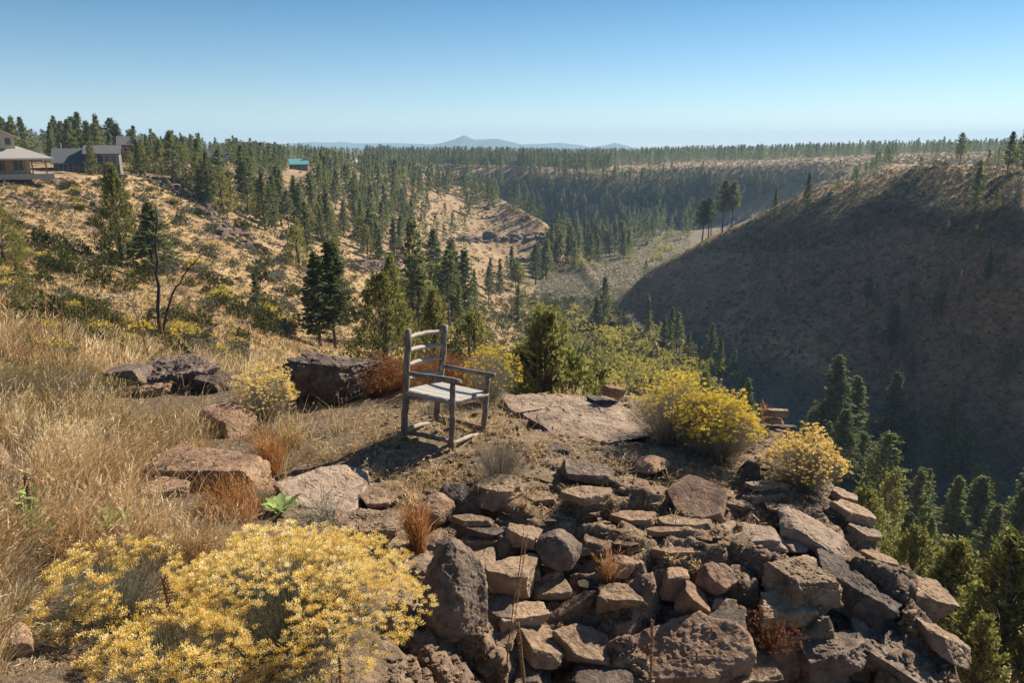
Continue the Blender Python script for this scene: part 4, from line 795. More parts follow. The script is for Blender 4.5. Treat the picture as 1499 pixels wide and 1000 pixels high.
def make_brush(seed, R_, H_, nst, ncl, nq, ls, fl_mat, stem_mat=None, cl=None, flo=True, patch=None, leafy=.5):
    """rabbitbrush: fan of thin stems, leafy twigs, flower heads in tufts over the dome"""
    r = np.random.default_rng(seed); (V, Q, tt), tip, dv = twigs(seed, nst, R_, H_, ls*.35)
    b = MB(); b.add(V, Q, None, tt)
    (V2, Q2, t2), tip2, dv2 = twigs(seed+1, ncl, R_, H_, ls*.2, base=.5)
    b.add(V2, Q2, None, t2)
    m = int(ncl*leafy)*10; i = r.integers(0, ncl, m); s_ = r.uniform(.6, .98, m)[:, None]; c_ = tip2[i]*s_+rdir(m, r)*ls*1.2; d = dv2[i]+rdir(m, r)*.5; d /= np.linalg.norm(d, axis=1)[:, None]
    V3, Q3, t3 = quads(c_, d*ls*1.5, perp(d, r)*ls*.12, np.clip(.55+.2*r.normal(size=m), 0, 1)); b.add(V3, Q3, None, t3)
    me_s = b.mesh('stems', stem_mat or M_sage, False)
    if not flo: return me_s, None
    keep = np.ones(ncl, bool) if patch is None else patch(tip2)
    tp = tip2[keep]; dvk = dv2[keep]; k = len(tp); cr = cl or ls*2.2
    u = rdir(k*nq, r); D = np.repeat(dvk*.7+[0, 0, .6], nq, 0)+u*.8; D /= np.linalg.norm(D, axis=1)[:, None]
    cen = np.repeat(tp, nq, 0)+u*cr*np.sqrt(r.random((k*nq, 1)))*[1, 1, .55]
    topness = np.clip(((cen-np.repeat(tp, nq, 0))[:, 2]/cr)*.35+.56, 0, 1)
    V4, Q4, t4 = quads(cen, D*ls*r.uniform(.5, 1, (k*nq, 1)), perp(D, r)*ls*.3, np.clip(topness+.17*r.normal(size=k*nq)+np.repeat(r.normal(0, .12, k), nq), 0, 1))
    return me_s, mesh('flowers', V4, Q4, fl_mat, t4, False)
def brush(px, py, Y, me2, label, s=1.0, group=None, name='rabbitbrush', cat='bush', p=None):
    if p is None: p = pos(px, py, Y); p[2] = gz(p[0], p[1])-.02
    e = thing(name, label, cat, p, R.uniform(0, 6.3), group, s); link('stems', me2[0], e)
    if me2[1]: link('flowers', me2[1], e)
    return e
nz3 = lambda P, s, t: noise(P*s, 11) > t
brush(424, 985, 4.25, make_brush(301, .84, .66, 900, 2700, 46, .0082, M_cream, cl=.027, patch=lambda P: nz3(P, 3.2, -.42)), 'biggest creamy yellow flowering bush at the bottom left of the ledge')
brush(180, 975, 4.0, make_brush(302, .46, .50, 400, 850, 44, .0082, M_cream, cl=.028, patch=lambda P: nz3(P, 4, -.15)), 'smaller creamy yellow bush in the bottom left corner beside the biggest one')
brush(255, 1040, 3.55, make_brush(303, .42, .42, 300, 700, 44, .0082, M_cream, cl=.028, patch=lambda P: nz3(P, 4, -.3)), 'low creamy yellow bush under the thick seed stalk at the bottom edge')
brush(392, 612, 8.9, make_brush(304, .42, .72, 500, 700, 16, .012, M_cream, M_stem, cl=.022, leafy=.8), 'pale flowering bush left of the large dark basalt block')
brush(718, 600, 9.4, make_brush(305, .42, .86, 420, 420, 14, .011, M_yel, M_stem, cl=.016, leafy=.6), 'tall thin yellow bush right behind the chair')
brush(732, 700, 7.05, make_brush(306, .34, .52, 600, 200, 4, .010, M_cream, M_stem, flo=False), 'small leafless grey bush in front of the chair')
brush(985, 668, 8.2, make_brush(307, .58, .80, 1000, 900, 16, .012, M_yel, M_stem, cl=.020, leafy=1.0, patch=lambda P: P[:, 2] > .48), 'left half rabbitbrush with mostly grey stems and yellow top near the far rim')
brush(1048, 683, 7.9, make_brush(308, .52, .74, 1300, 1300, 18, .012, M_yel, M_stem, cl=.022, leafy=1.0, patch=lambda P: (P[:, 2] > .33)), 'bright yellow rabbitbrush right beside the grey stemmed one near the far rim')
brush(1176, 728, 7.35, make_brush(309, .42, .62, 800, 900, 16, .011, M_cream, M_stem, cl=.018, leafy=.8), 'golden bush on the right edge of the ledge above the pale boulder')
brush(375, 762, 6.2, make_brush(310, .17, .22, 200, 160, 4, .012, M_cream, M_sage, flo=False, leafy=2), 'little grey green plant beside the leaf rosette')
brush(38, 668, 7.0, make_brush(311, .25, .28, 200, 160, 4, .012, M_cream, M_sage, flo=False, leafy=2), 'blue grey sage plant in the grass at the left edge')
brush(1128, 965, 5.35, make_brush(312, .24, .34, 300, 260, 8, .009, M_rust, M_rust, cl=.016, leafy=.3), 'rusty dry bush in the lower wall of the ledge', name='dry_bush')
brush(835, 985, 5.1, make_brush(313, .16, .22, 160, 120, 6, .009, M_rust, M_stem, cl=.014, leafy=.3), 'sparse reddish dry plant low in the wall of the ledge', name='dry_bush')
rb = make_brush(314, .46, .62, 400, 520, 12, .012, M_rust, M_rust, cl=.022, leafy=.8)
for px, py, Y, s, l in [(555, 600, 10.0, .95, 'rusty dry bush between the large dark block and the chair'), (588, 585, 10.2, .8, 'small rusty dry bush just left of the chair back'), (640, 595, 9.9, 1.0, 'rusty dry bush seen through the rungs of the chair back'), (676, 590, 10.0, .9, 'rusty dry bush between the chair and the thin yellow bush')]:
    brush(px, py, Y, rb, l, s, name='dry_bush')
gb = make_brush(315, .70, .52, 900, 800, 9, .012, M_brownleaf, M_stem, cl=.030, leafy=.5)
brush(75, 600, 9.3, gb, 'wide olive brown bush behind the tall grass at the left edge', 1.0, name='bitterbrush'); brush(10, 600, 8.8, gb, 'dark bush cut by the left edge behind the tall grass', .8, name='bitterbrush')
brush(150, 590, 9.8, gb, 'dark twiggy bush left of the flat dark outcrop', .65, name='bitterbrush')
# bushes of the left slope
YB = [make_brush(330+i, .5, .55, 80, 130, 6, .038, M_yel, M_sage, cl=.05, leafy=1.2, patch=lambda P: P[:, 2] > .28) for i in range(3)]
GBm = [mesh('leaves', *[dome_bush(340+i, 130, 12, .05, .6)[k] for k in (0, 1)], M_green, dome_bush(340+i, 130, 12, .05, .6)[2], False) for i in range(3)]
SBm = [mesh('leaves', *[dome_bush(350+i, 120, 12, .045, .5)[k] for k in (0, 1)], M_sage, dome_bush(350+i, 120, 12, .045, .5)[2], False) for i in range(3)]
BSm = mesh('trunk', *[twigs(360, 14, .4, .4, .03)[0][k] for k in (0, 1)], M_bark, twigs(360, 14, .4, .4, .03)[0][2], False)
def slope_bush(px, py, wpx, typ, label, group):
    q = hit(px, py, 12.5)[0]
    if np.isnan(q[0]): return
    s = wpx/pxm(q)
    if typ == 'y': return brush(0, 0, 0, YB[R.integers(3)], label, s, group, 'rabbitbrush', 'bush', q)
    e = thing('green_bush' if typ == 'g' else 'sagebrush', label, 'bush', q, R.uniform(0, 6.3), group, (s, s, s*R.uniform(.8, 1.2))); link('leaves', (GBm if typ == 'g' else SBm)[R.integers(3)], e); link('stems', BSm, e)
for px, py, w_, ty, l in [(75,462,60,'g','dark green bush below the small loose juniper'),(105,478,48,'g','smaller dark green bush right of the one below the small juniper'),(75,490,40,'y','pale yellow green bush under the two dark green bushes'),(45,475,34,'s','grey sage left of the pale yellow green bush'),(10,525,50,'y','bright yellow bush at the left edge of the slope'),(85,520,42,'y','yellow bush above the dark bush behind the grass'),(115,515,40,'s','grey sage right of the yellow bush'),(185,482,34,'y','yellow bush in the bare grass left of the dead trees'),(120,505,40,'g','olive bush in the middle of the lower slope'),(170,515,42,'g','brownish green bush left of the stump'),(218,500,56,'g','dark bush at the foot of the dead trees'),(250,505,34,'y','bright yellow bush right of the dead tree foot'),(262,490,34,'y','yellow bush behind the bright yellow one at the dead trees'),(295,480,50,'g','broad brown green bush right of the dead trees'),(298,478,26,'y','yellow bush on the broad brown green bush'),(318,525,36,'y','olive yellow bush right of the stump'),(345,535,30,'y','bright yellow bush behind the pale flowering bush'),(325,548,28,'y','small yellow bush below the olive yellow one'),(350,510,30,'y','yellow bush pair member near the slope bottom'),(300,450,40,'s','grey sage between dead trees and young pine'),(355,500,30,'g','low green bush near the slope bottom'),(185,425,40,'g','olive bush above the yellow bush in bare grass'),(150,420,50,'g','dark olive bush in the middle of the left slope'),(200,360,30,'y','yellow bush beside the tall dark juniper'),(5,410,34,'y','orange yellow bush below the juniper at the left edge'),(110,285,22,'y','yellow bush below the patio of the tan house'),(60,360,44,'g','olive bush right of the juniper at the left edge'),(95,395,60,'g','wide olive bush left of the tall dark juniper')]:
    slope_bush(px, py, w_, ty, l, None)
r_ = np.random.default_rng(55); n = 250; px, py = r_.uniform(0, 520, n), 262+r_.random(n)*270
k_ok = (py > 265+np.maximum(0, px-250)*.25) & (py < 560-(px > 360)*60)
for i in np.where(k_ok)[0]:
    ty = 'ygsgsg'[r_.integers(6)]; w_ = r_.uniform(.5, 1.5)*(12+(py[i]-260)*.11)
    nm = {'y': ('yellow flowering bush scattered on the golden left slope', 'yellow bushes scattered on the left slope'), 'g': ('olive green bush scattered on the golden left slope', 'olive bushes scattered on the left slope'), 's': ('grey sagebrush scattered on the golden left slope', 'grey sagebrush scattered on the left slope')}[ty]
    slope_bush(px[i], py[i], w_, ty, *nm)
# low brush cover, too many to count
DB = [dome_bush(370+i, 16, 6, .11, .5) for i in range(4)]; DB2 = [dome_bush(380+i, 9, 5, .16, .5) for i in range(4)]
def cover(name, n, pts, size, mat, seed, tm, y0=13, keep=None, lo=None):
    px, py = poly_px(pts, n, seed); H = hit(px, py, y0, 1500, 500); ok = ~np.isnan(H[:, 0]) & (H[:, 1] > y0+1.5)
    if keep is not None: ok &= keep(H)
    H = H[ok]; r = np.random.default_rng(seed); S = r.uniform(*size, len(H))*np.clip(H[:, 1]/110, .55, 2.2)
    return many(name, tm, H, S, mat, seed, tv=.2)
LS_ = [(0,258),(230,265),(420,262),(600,275),(800,335),(815,380),(760,420),(620,470),(560,520),(450,520),(300,560),(0,560)]
cover('green_brush', 3400, LS_, (.5, 1.4), M_green, 61, DB)
cover('sage_brush', 5200, LS_, (.35, .95), M_sage, 62, DB)
cover('yellow_brush', 420, [(0,262),(250,275),(360,380),(450,480),(420,520),(330,560),(0,560)], (.4, .8), M_yel, 63, DB)
RH = [(900,445),(1000,372),(1100,322),(1180,276),(1300,242),(1499,246),(1499,740),(1300,760),(1200,700),(1000,560)]
cover('hillside_brush', 11000, RH, (.22, .75), M_sage, 64, DB2); cover('hillside_green_brush', 3200, RH, (.25, .85), M_green, 65, DB2)
cover('hilltop_brush', 4200, [(1000,372),(1100,322),(1180,276),(1300,242),(1499,245),(1499,360),(1300,330),(1180,370)], (.3, .85), M_sage, 66, DB2)
cover('valley_sage', 9000, [(770,470),(790,400),(850,345),(1010,340),(1010,372),(935,410),(900,450),(840,490)], (.3, .65), M_sage, 67, DB2)
cover('distant_brush', 5200, [(860,250),(900,235),(1499,222),(1499,244),(1300,240),(1180,270),(1100,262)], (.6, 1.3), M_sage, 68, DB2)
cover('canyon_wall_brush', 4200, [(640,262),(740,250),(1100,262),(1160,270),(1000,340),(800,340),(720,300)], (.5, 1.1), M_green, 69, DB2)
cover('valley_brush', 6500, [(560,470),(780,430),(900,440),(930,480),(1010,530),(1120,620),(1250,700),(1100,700),(860,600),(700,560)], (.5, 1.4), M_green, 70, DB2, 20)
# ---------------------------------------------------------------- grass
def grass(name, H, Lr, wd, mat, seed, lean=.25, bend=.3, k=3, seedheads=0, kind_='stuff', wind=(.12, .02)):
    r = np.random.default_rng(seed); n = len(H); d = np.stack([r.normal(wind[0], lean, n), r.normal(wind[1], lean, n), np.ones(n)], 1); d /= np.linalg.norm(d, axis=1)[:, None]
    be = np.stack([r.normal(wind[0], bend, n), r.normal(wind[1], bend, n), -np.abs(r.normal(0, bend*.45, n))], 1); L = r.uniform(*Lr, n)*(1+.35*noise(H*.9, 4))
    tn = np.clip(.5+.2*r.normal(size=n)+.45*noise(H*1.1, 6)+.3*noise(H*4.3, 8), 0, 1); b = MB(); b.add(*ribbons(H-[0, 0, .01], L, d, be, np.full(n, wd)*r.uniform(.6, 1.3, n), tn, k, r)[:2], None, np.repeat(tn, 2*(k+1)))
    m = int(n*seedheads)
    if m:
        tip = H[:m]+L[:m, None]*d[:m]+L[:m, None]*be[:m]; dd_ = d[:m]+2*be[:m]; dd_ /= np.linalg.norm(dd_, axis=1)[:, None]
        for j in range(5):
            V, Q, tt = quads(tip-dd_*(.018*j)+rdir(m, r)*.004, dd_*.016+rdir(m, r)*.004, perp(dd_, r)*.0045, np.clip(tn[:m]+.15, 0, 1)); b.add(V, Q, None, tt)
    me = b.mesh(name, mat, False); return kind(link(name, me), kind_) if kind_ else me
def gpts(n, pts, seed, dens, y0=1.2, y1=16, ymax=15):
    px, py = poly_px(pts, n, seed) if len(pts) > 2 else None; H = hit(px, py, y0, y1, 300); ok = ~np.isnan(H[:, 0]) & (H[:, 1] < ymax); px, py, H = px[ok], py[ok], H[ok]
    k = dens(px, py, H) > np.random.default_rng(seed+5).random(len(px)); return H[k]
def clr(px, py):      # thin where rock lies bare or leaf rosettes stand
    o = np.ones(len(px))
    for a, b, c, d, k in [(250,592,115,24,.03),(345,670,46,52,.04),(305,745,115,62,.05),(165,795,45,30,.1),(60,845,36,36,.15),(415,740,40,40,.05),(500,700,90,60,.05),(18,720,34,34,.15),(480,604,80,20,.03),(600,640,90,50,.35)]:
        e = ((px-a)/c)**2+((py-b)/d)**2; o = np.minimum(o, k+(1-k)*sstep(.55, 1.5, e*(1+.4*np.sin(px*.31)*np.sin(py*.27))))
    return o
LG = [(0,545),(300,560),(400,570),(560,590),(500,640),(430,690),(380,800),(300,830),(100,860),(0,960),(0,1000),(-60,1000),(-60,560)]
nzm = lambda H, s, a, b, sd=2: sstep(a, b, fbm(H*s, 3, sd))
H = gpts(46000, LG, 81, lambda px, py, H: (.05+.95*nzm(H, 1.1, -.2, .2))*(.25+.75*nzm(H, 3.6, -.2, .15, 55))*clr(px, py))
grass('dry_grass', H, (.16, .48), .0055, M_grass, 82, seedheads=.3)
H = gpts(7000, [(0,610),(140,600),(300,640),(340,700),(250,760),(0,800)], 83, lambda px, py, H: nzm(H, 1.3, -.15, .3, 7)*clr(px, py)); grass('tall_dry_grass', H, (.28, .58), .005, M_grass, 84, .14, .22, seedheads=.6)
H = gpts(6000, [(60,690),(380,690),(300,830),(60,850)], 85, lambda px, py, H: nzm(H, 1.5, -.3, .2, 9)*clr(px, py)); grass('tawny_grass', H, (.15, .36), .005, M_orange, 86, .22, .4)
H = gpts(9000, [(400,600),(740,590),(800,640),(780,700),(600,730),(420,690)], 87, lambda px, py, H: nzm(H, 1.6, -.2, .25, 3)*.9+.05); grass('short_ledge_grass', H, (.04, .17), .005, M_grass, 88, .35, .5, seedheads=.15)
H = gpts(9000, [(560,600),(930,600),(1120,680),(1150,760),(700,760)], 89, lambda px, py, H: nzm(H, 1.8, .0, .3, 13)*.7+.04); grass('ledge_stubble', H, (.03, .10), .005, M_grass, 90, .5, .6, 2)
H = gpts(26000, [(0,480),(300,470),(560,510),(560,580),(0,580)], 91, lambda px, py, H: (H[:, 1] > 12)*(.2+.8*nzm(H, .35, -.25, .2)), 9, 90, 90)
grass('slope_grass', H, (.18, .5), .016, M_grass, 92, .2, .3, 2)
px, py = poly_px([(0,300),(250,300),(560,440),(560,520),(0,560)], 22000, 93); H = hit(px, py, 14, 260, 300); H = H[~np.isnan(H[:, 0])]; H = H[nzm(H, .15, -.3, .15) > R.random(len(H))*.8]
grass('slope_bunchgrass', H, (.3, .7), .05, M_grass, 94, .3, .3, 2)
H = gpts(14000, LG, 98, lambda px, py, H: (.15+.85*nzm(H, 1.7, -.1, .25, 33))*clr(px, py)); grass('dead_grey_stems', H, (.10, .34), .005, M_stem, 99, .5, .5, 3)
H = gpts(5200, [(0,548),(150,560),(330,600),(200,640),(0,640)], 101, lambda px, py, H: nzm(H, 1.5, -.2, .2, 35)*clr(px, py)); grass('twiggy_undergrowth', H, (.12, .38), .008, M_brownleaf, 102, .6, .3, 2)
H = gpts(7000, [(600,650),(930,600),(1120,690),(1200,760),(1000,830),(640,800)], 103, lambda px, py, H: nzm(H, 2.3, .0, .25, 63)); grass('crevice_grass', H, (.05, .16), .0045, M_grass, 104, .3, .4, 2, .2)
# straw and twigs lying on the ground
def litter(name, n, pts, L, wd, mat, seed, dens):
    H = gpts(n, pts, seed, dens); r = np.random.default_rng(seed); m = len(H); a = r.uniform(0, 6.3, m); d = np.stack([np.cos(a), np.sin(a), r.normal(.12, .14, m)], 1); d /= np.linalg.norm(d, axis=1)[:, None]
    V, Q, tt = quads(H+[0, 0, .008], d*r.uniform(.3, 1, (m, 1))*L, perp(d, r)*wd, np.clip(.5+.3*r.normal(size=m), 0, 1)); kind(link(name, mesh(name, V, Q, mat, tt, False)), 'stuff')
LT = [(0,590),(420,590),(760,590),(930,600),(1150,650),(1230,740),(1200,840),(600,800),(400,900),(0,1000)]
litter('straw_litter', 26000, LT, .035, .0022, M_grass, 95, lambda px, py, H: .25+.75*nzm(H, 1.4, -.2, .3, 21))
litter('twig_litter', 15000, LT, .030, .003, M_stem, 96, lambda px, py, H: .2+.8*nzm(H, 1.6, -.1, .3, 23))
litter('leaf_litter', 12000, LT, .010, .006, M_rust, 97, lambda px, py, H: .1+.9*nzm(H, 1.2, -.1, .3, 25))
# tufts that stand apart
def tuft(px, py, Y, h, n, rad, mat, label, lean=.13, seed=1, dark=False):
    p = pos(px, py, Y); p[2] = gz(p[0], p[1])-.01; r = np.random.default_rng(seed); a = r.uniform(0, 6.3, n); q = np.sqrt(r.random(n))*rad
    H = np.stack([np.cos(a)*q, np.sin(a)*q, 0*a], 1); me = grass('grass_tuft', H, (h*.5, h), .0045, mat, seed, lean, .18, 3, .35, None, (0, 0))
    return tag(link('grass_tuft', me, None, p), label, 'grass tuft')
tuft(612, 812, 6.0, .50, 420, .07, M_orange, 'orange grass tuft between the pinkish rock and the broken tan block', .10, 1)
tuft(608, 745, 6.6, .30, 120, .09, M_grass, 'thin pale grass tuft above the orange tuft', .12, 2)
tuft(890, 868, 5.75, .40, 130, .04, M_orange, 'upright orange seed grass in front of the smooth orange brown boulder', .12, 3)
tuft(398, 690, 7.2, .55, 420, .12, M_orange, 'tall orange grass tuft right of the smooth brown boulder', .13, 4)
tuft(430, 640, 8.0, .35, 220, .12, M_grass, 'golden grass tuft left of the chair', .2, 5)
tuft(980, 838, 6.0, .12, 40, .03, M_grass, 'tiny grass tuft hanging under the long narrow slab', .4, 6)
tuft(1018, 838, 5.95, .14, 40, .03, M_grass, 'tiny grass tuft above the rounded wedged stone', .4, 7)
tuft(1118, 640, 9.0, .30, 60, .04, M_orange, 'thin orange grass by the rock stack behind the yellow bush', .1, 8)
tuft(1143, 690, 8.0, .30, 70, .05, M_orange, 'rusty grass between the yellow bush and the golden bush', .14, 9)
tuft(835, 600, 9.6, .22, 160, .25, M_grass, 'pale grass fringe on the rim left of the small cairn', .3, 10)
tuft(340, 770, 5.9, .40, 500, .25, M_orange, 'tawny grass clump behind the biggest creamy yellow bush', .3, 11)
tuft(470, 790, 6.1, .34, 200, .12, M_stem, 'heap of grey dry twigs lying on the broken tan block', .9, 12)
tuft(215, 725, 6.5, .34, 260, .22, M_stem, 'grey tangle of dead stems left of the wide reddish slab', .9, 13)
# mulleins
def leaf_mesh(b, base, dirv, L, W, curl, tint):
    dirv = dirv/np.linalg.norm(dirv); side = np.cross(dirv, [0, 0, 1.]); side /= np.linalg.norm(side)+1e-9; s = np.linspace(0, 1, 7)
    w_ = W*np.sin(np.pi*np.clip(s*.93+.05, 0, 1))**.75; up = np.cross(side, dirv)
    P = base+dirv*(L*s)[:, None]-np.array([0, 0, 1])*(curl*L*s**2)[:, None]
    V = np.stack([P-side*w_[:, None]+up*(w_*.3)[:, None], P, P+side*w_[:, None]+up*(w_*.3)[:, None]], 1).reshape(-1, 3); Q = []
    for i in range(6): Q += [(i*3, i*3+1, i*3+4, i*3+3), (i*3+1, i*3+2, i*3+5, i*3+4)]
    b.add(V, Q, None, tint)
def mullein(px, py, Y, n, L, label, stalk=0, seed=1, up=.6):
    r = np.random.default_rng(seed); p = pos(px, py, Y); p[2] = gz(p[0], p[1]); e = thing('mullein', label, 'mullein', p); b = MB()
    for i in range(n):
        a = i*2.4; t_ = i/n; h = stalk*.75*t_; leaf_mesh(b, np.array([0, 0, h]), np.array([math.cos(a), math.sin(a), up+r.normal(0, .15)+.6*t_]), L*(1-.55*t_*(stalk > 0))*r.uniform(.8, 1.15), L*.17, r.uniform(.1, .45), np.clip(r.normal(.6, .2), 0, 1))
    link('leaves', b.mesh('leaves', M_mull), e)
    if stalk: s = MB(); s.tube([(0, 0, 0), (.005, 0, stalk*.6), (.01, 0, stalk)], [.012, .011, .007], 7); link('stalk', seed_stalk(stalk*.35, .016, 9, (.01, 0, stalk*.65)), e); link('stem', s.mesh('stem', M_mull), e)
    return e
def seed_stalk(h, rad, seed, off=(0, 0, 0), bare=0.0):
    r = np.random.default_rng(seed); b = MB(); z = np.linspace(0, h, 8); b.tube(np.column_stack([r.normal(0, h*.006, (8, 2)).cumsum(0), z])+np.array(off), np.linspace(rad*.7, rad*.45, 8), 7)
    V0, F0 = ICO[1]; n = int((1-bare)*h/.0045)
    for i in range(n): a = i*2.4; zz = h*(bare+(1-bare)*i/n); b.add(V0*rad*.42*[1, 1, 1.3]+[math.cos(a)*rad*.75+off[0], math.sin(a)*rad*.75+off[1], zz+off[2]], None, F0)
    return b.mesh('stalk', M_stalk)
mullein(60, 845, 4.75, 26, .22, 'tall green leafy mullein with a seed spike near the left edge', .62, 1, .7)
mullein(165, 785, 5.35, 18, .23, 'green leaf rosette in the dry grass above the smaller creamy bush', 0, 2, .7)
mullein(412, 758, 6.1, 16, .25, 'bright green leaf rosette at the left end of the smooth tan slab', 0, 3, .9)
mullein(8, 838, 4.6, 7, .10, 'small green mullein cut by the left edge', 0, 4, .6)
for i, (px, pb, pt, Y, rad, tl, l, bare) in enumerate([(262, 965, 842, 3.9, .016, -.04, 'thick dark seed stalk rising from the creamy yellow bushes', .1), (212, 960, 897, 3.8, .012, 0, 'short brown seed stalk left of the thick one', .0), (503, 1060, 962, 3.6, .010, 0, 'yellowish stalk in front of the biggest bush at the bottom', .3), (738, 1010, 780, 4.9, .008, .13, 'tall thin leaning seed stalk in front of the lower wall', .35), (768, 1010, 912, 4.7, .013, -.10, 'knobbly seed stalk leaning left at the bottom', .0), (952, 1020, 907, 4.7, .011, -.02, 'straight brown seed stalk in front of the sloping slab', .0)]):
    p = pos(px, pb, Y); h = pos(px, pt, Y)[2]-p[2]; o = link('seed_stalk', seed_stalk(h, rad, 40+i, bare=bare), None, p, (0, tl, 0)); tag(o, l, 'seed stalk')
r_ = np.random.default_rng(66); slm = [seed_stalk(1.0, .011, 60+i, bare=.45) for i in range(2)]
for i in range(75):
    if i < 40: px, py = r_.uniform(0, 160), r_.uniform(300, 545)
    else: px, py = r_.uniform(120, 420), r_.uniform(430, 560)
    q = hit(px, py, 12.5)[0]
    if not np.isnan(q[0]): tag(link('seed_stalk', slm[i % 2], None, q, (r_.normal(0, .06), r_.normal(0, .06), 0), r_.uniform(.8, 1.5)), 'thin brown mullein stalk standing in the golden grass of the left slope', 'seed stalk', 'mullein stalks on the left slope')
# dead wood
def branch_tree(name, label, base, segs, mat, cat='dead tree'):
    e = thing(name, label, cat, base); t = MB(); br = MB()
    for pts, r0, r1, main in segs:
        P = np.array(pts, float); s = np.linspace(0, 1, 12); Q = np.stack([np.interp(s, np.linspace(0, 1, len(P)), P[:, k]) for k in range(3)], 1); Q[1:-1] += R.normal(0, r0*.35, (10, 3)); (t if main else br).tube(Q, np.linspace(r0, r1, 12), 8 if main else 5)
    link('trunk', t.mesh('trunk', mat), e)
    if br.n: link('branches', br.mesh('branches', M_deadbr), e)
    return e
q = hit(235, 492, 12)[0]; m = 1/pxm(q)
def rel(px, py, dy=0): a = pos(px, py, q[1]+dy); return a-q
br = [([rel(232+x0, y), rel(232+x0+dx*.6, y+dy_*.3), rel(232+x0+dx, y+dy_)], .028, .008, False) for x0, y, dx, dy_ in [(-2,345,-14,-12),(-2,390,-16,-12),(0,395,14,-8),(0,378,10,-10),(-1,420,-8,-6),(-3,330,-10,-6),(0,352,9,-6),(0,440,9,3),(-2,318,-7,-4)]]
branch_tree('dead_tree', 'straight charred dead trunk with broken white branches on the left slope', q, [([rel(235,492), rel(232,440), rel(229,380), rel(228,302)], .13, .035, True)]+br, M_char)
q2 = q+[.35, .1, 0]; q_ = q; 
branch_tree('dead_tree', 'thin bent dead trunk leaning right against the charred one', q, [([rel(237,492), rel(243,458), rel(255,425), rel(270,402), rel(298,368)], .085, .02, True), ([rel(256,424), rel(275,430), rel(292,445)], .02, .006, False), ([rel(270,402), rel(282,398), rel(290,400)], .015, .006, False)], M_char)
q = hit(270, 538, 12)[0]
branch_tree('stump', 'small dark jagged stump with roots behind the flat dark outcrop', q, [([rel(270,538), rel(271,524), rel(270,508)], .09, .03, True), ([rel(270,528), rel(263,520), rel(258,534)], .03, .02, True), ([rel(270,530), rel(277,534), rel(287,542)], .04, .02, True), ([rel(271,520), rel(277,514), rel(278,520)], .025, .015, True), ([rel(262,536), rel(252,522)], .02, .01, True)], M_char, 'stump')
for i, (a, b, c, d, l) in enumerate([(200,533,262,540,'fallen dark log left of the stump'), (320,515,385,528,'thin fallen pole right of the stump'), (120,450,175,458,'fallen weathered log on the lower left slope'), (165,395,215,412,'fallen dark trunk below the tall dark juniper'), (325,425,362,440,'fallen dark trunk left of the young pine'), (135,440,205,430,'thin fallen trunk left of the dead trees'), (395,470,440,455,'fallen branch below the slender pines')]):
    p1, p2_ = hit([a, c], [b, d], 12.5); s = np.linspace(0, 1, 10)[:, None]; P = p1*(1-s)+p2_*s; P[:, 2] = ground(P[:, 0], P[:, 1])+.08; m_ = MB().tube(P-p1, np.linspace(.10, .05, 10)*(1 if i else .7), 7); tag(link('fallen_log', m_.mesh('fallen_log', M_char if i in (0, 3, 4) else M_deadbr), None, p1), l, 'log')
# ---------------------------------------------------------------- the chair
def woodmat():
    m, nt, out = newmat('weathered_grey_wood'); co = N(nt, 'TexCoord').outputs['Object']
    mp = N(nt, 'Mapping', {'Vector': co, 'Scale': (1, 1, .14)}).outputs[0]
    g = tnoise(nt, mp, 90, 5, .7); a = tnoise(nt, co, 9, 4, .6)
    c = ramp(nt, mth(nt, 'ADD', mth(nt, 'MULTIPLY', g, .6), mth(nt, 'MULTIPLY', a, .4)), [(.34, (.045, .034, .028)), (.5, (.14, .108, .082)), (.66, (.33, .275, .22))])
    v = ramp(nt, tnoise(nt, mp, 34, 3, .5), [(.33, (0, 0, 0)), (.40, (1, 1, 1))]); c = mixc(nt, v, (.05, .04, .035), c)
    b = N(nt, 'Bump', {'Height': g, 'Strength': .5, 'Distance': .004})
    p = N(nt, 'BsdfPrincipled', {'Base Color': c, 'Roughness': .75, 'Normal': b.outputs[0]}); nt.links.new(p.outputs[0], out.inputs[0]); return m
M_wood = woodmat(); M_rail = plain('grey_pole_wood', (.25, .21, .17), .7, 14, .5, .3, .004)
M_seat = plain('seat_boards', (.31, .285, .25), .6, 5, .18, .15, .003)
P_ = {'BL': (591, 639, 8.0, 598, 482), 'FL': (661, 655, 7.7, 663, 562), 'FR': (708, 631, 8.15, 714, 551), 'BR': (639, 615, 8.47, 652, 476)}
org = pos(650, 634, 8.08); org[2] = gz(org[0], org[1])
ch = thing('wooden_chair', 'weathered grey pole armchair with ladder back standing alone on the rock ledge', 'chair', org)
def cp(px, py, Y): return pos(px, py, Y)-org
def pole(name, pts, r, mat=M_wood, n=12, wob=.003):
    P = np.array(pts, float); s = np.linspace(0, 1, 14); Q = np.stack([np.interp(s, np.linspace(0, 1, len(P)), P[:, k]) for k in range(3)], 1)
    Q[1:-1] += R.normal(0, wob, (12, 3)); rr = np.interp(s, np.linspace(0, 1, len(np.atleast_1d(r))), np.atleast_1d(r)) if np.ndim(r) else np.full(14, r); rr = rr*(1+R.normal(0, .025, 14))
    rr = np.concatenate([[rr[0]*.86], rr[1:-1], [rr[-1]*.86]]); return link(name, MB().tube(Q, rr, n).mesh(name, mat), ch)
for k, (a, b, Y, c, d) in P_.items():
    bt = cp(a, b, Y); tp = cp(c, d, Y); gzv = gz(bt[0]+org[0], bt[1]+org[1])-org[2]-.02; bt[2] = min(bt[2], gzv)
    pole('back_post' if k[0] == 'B' else 'front_leg', [bt, (bt+tp)/2, tp], [.040, .037, .036] if k[0] == 'B' else [.034, .032, .032])
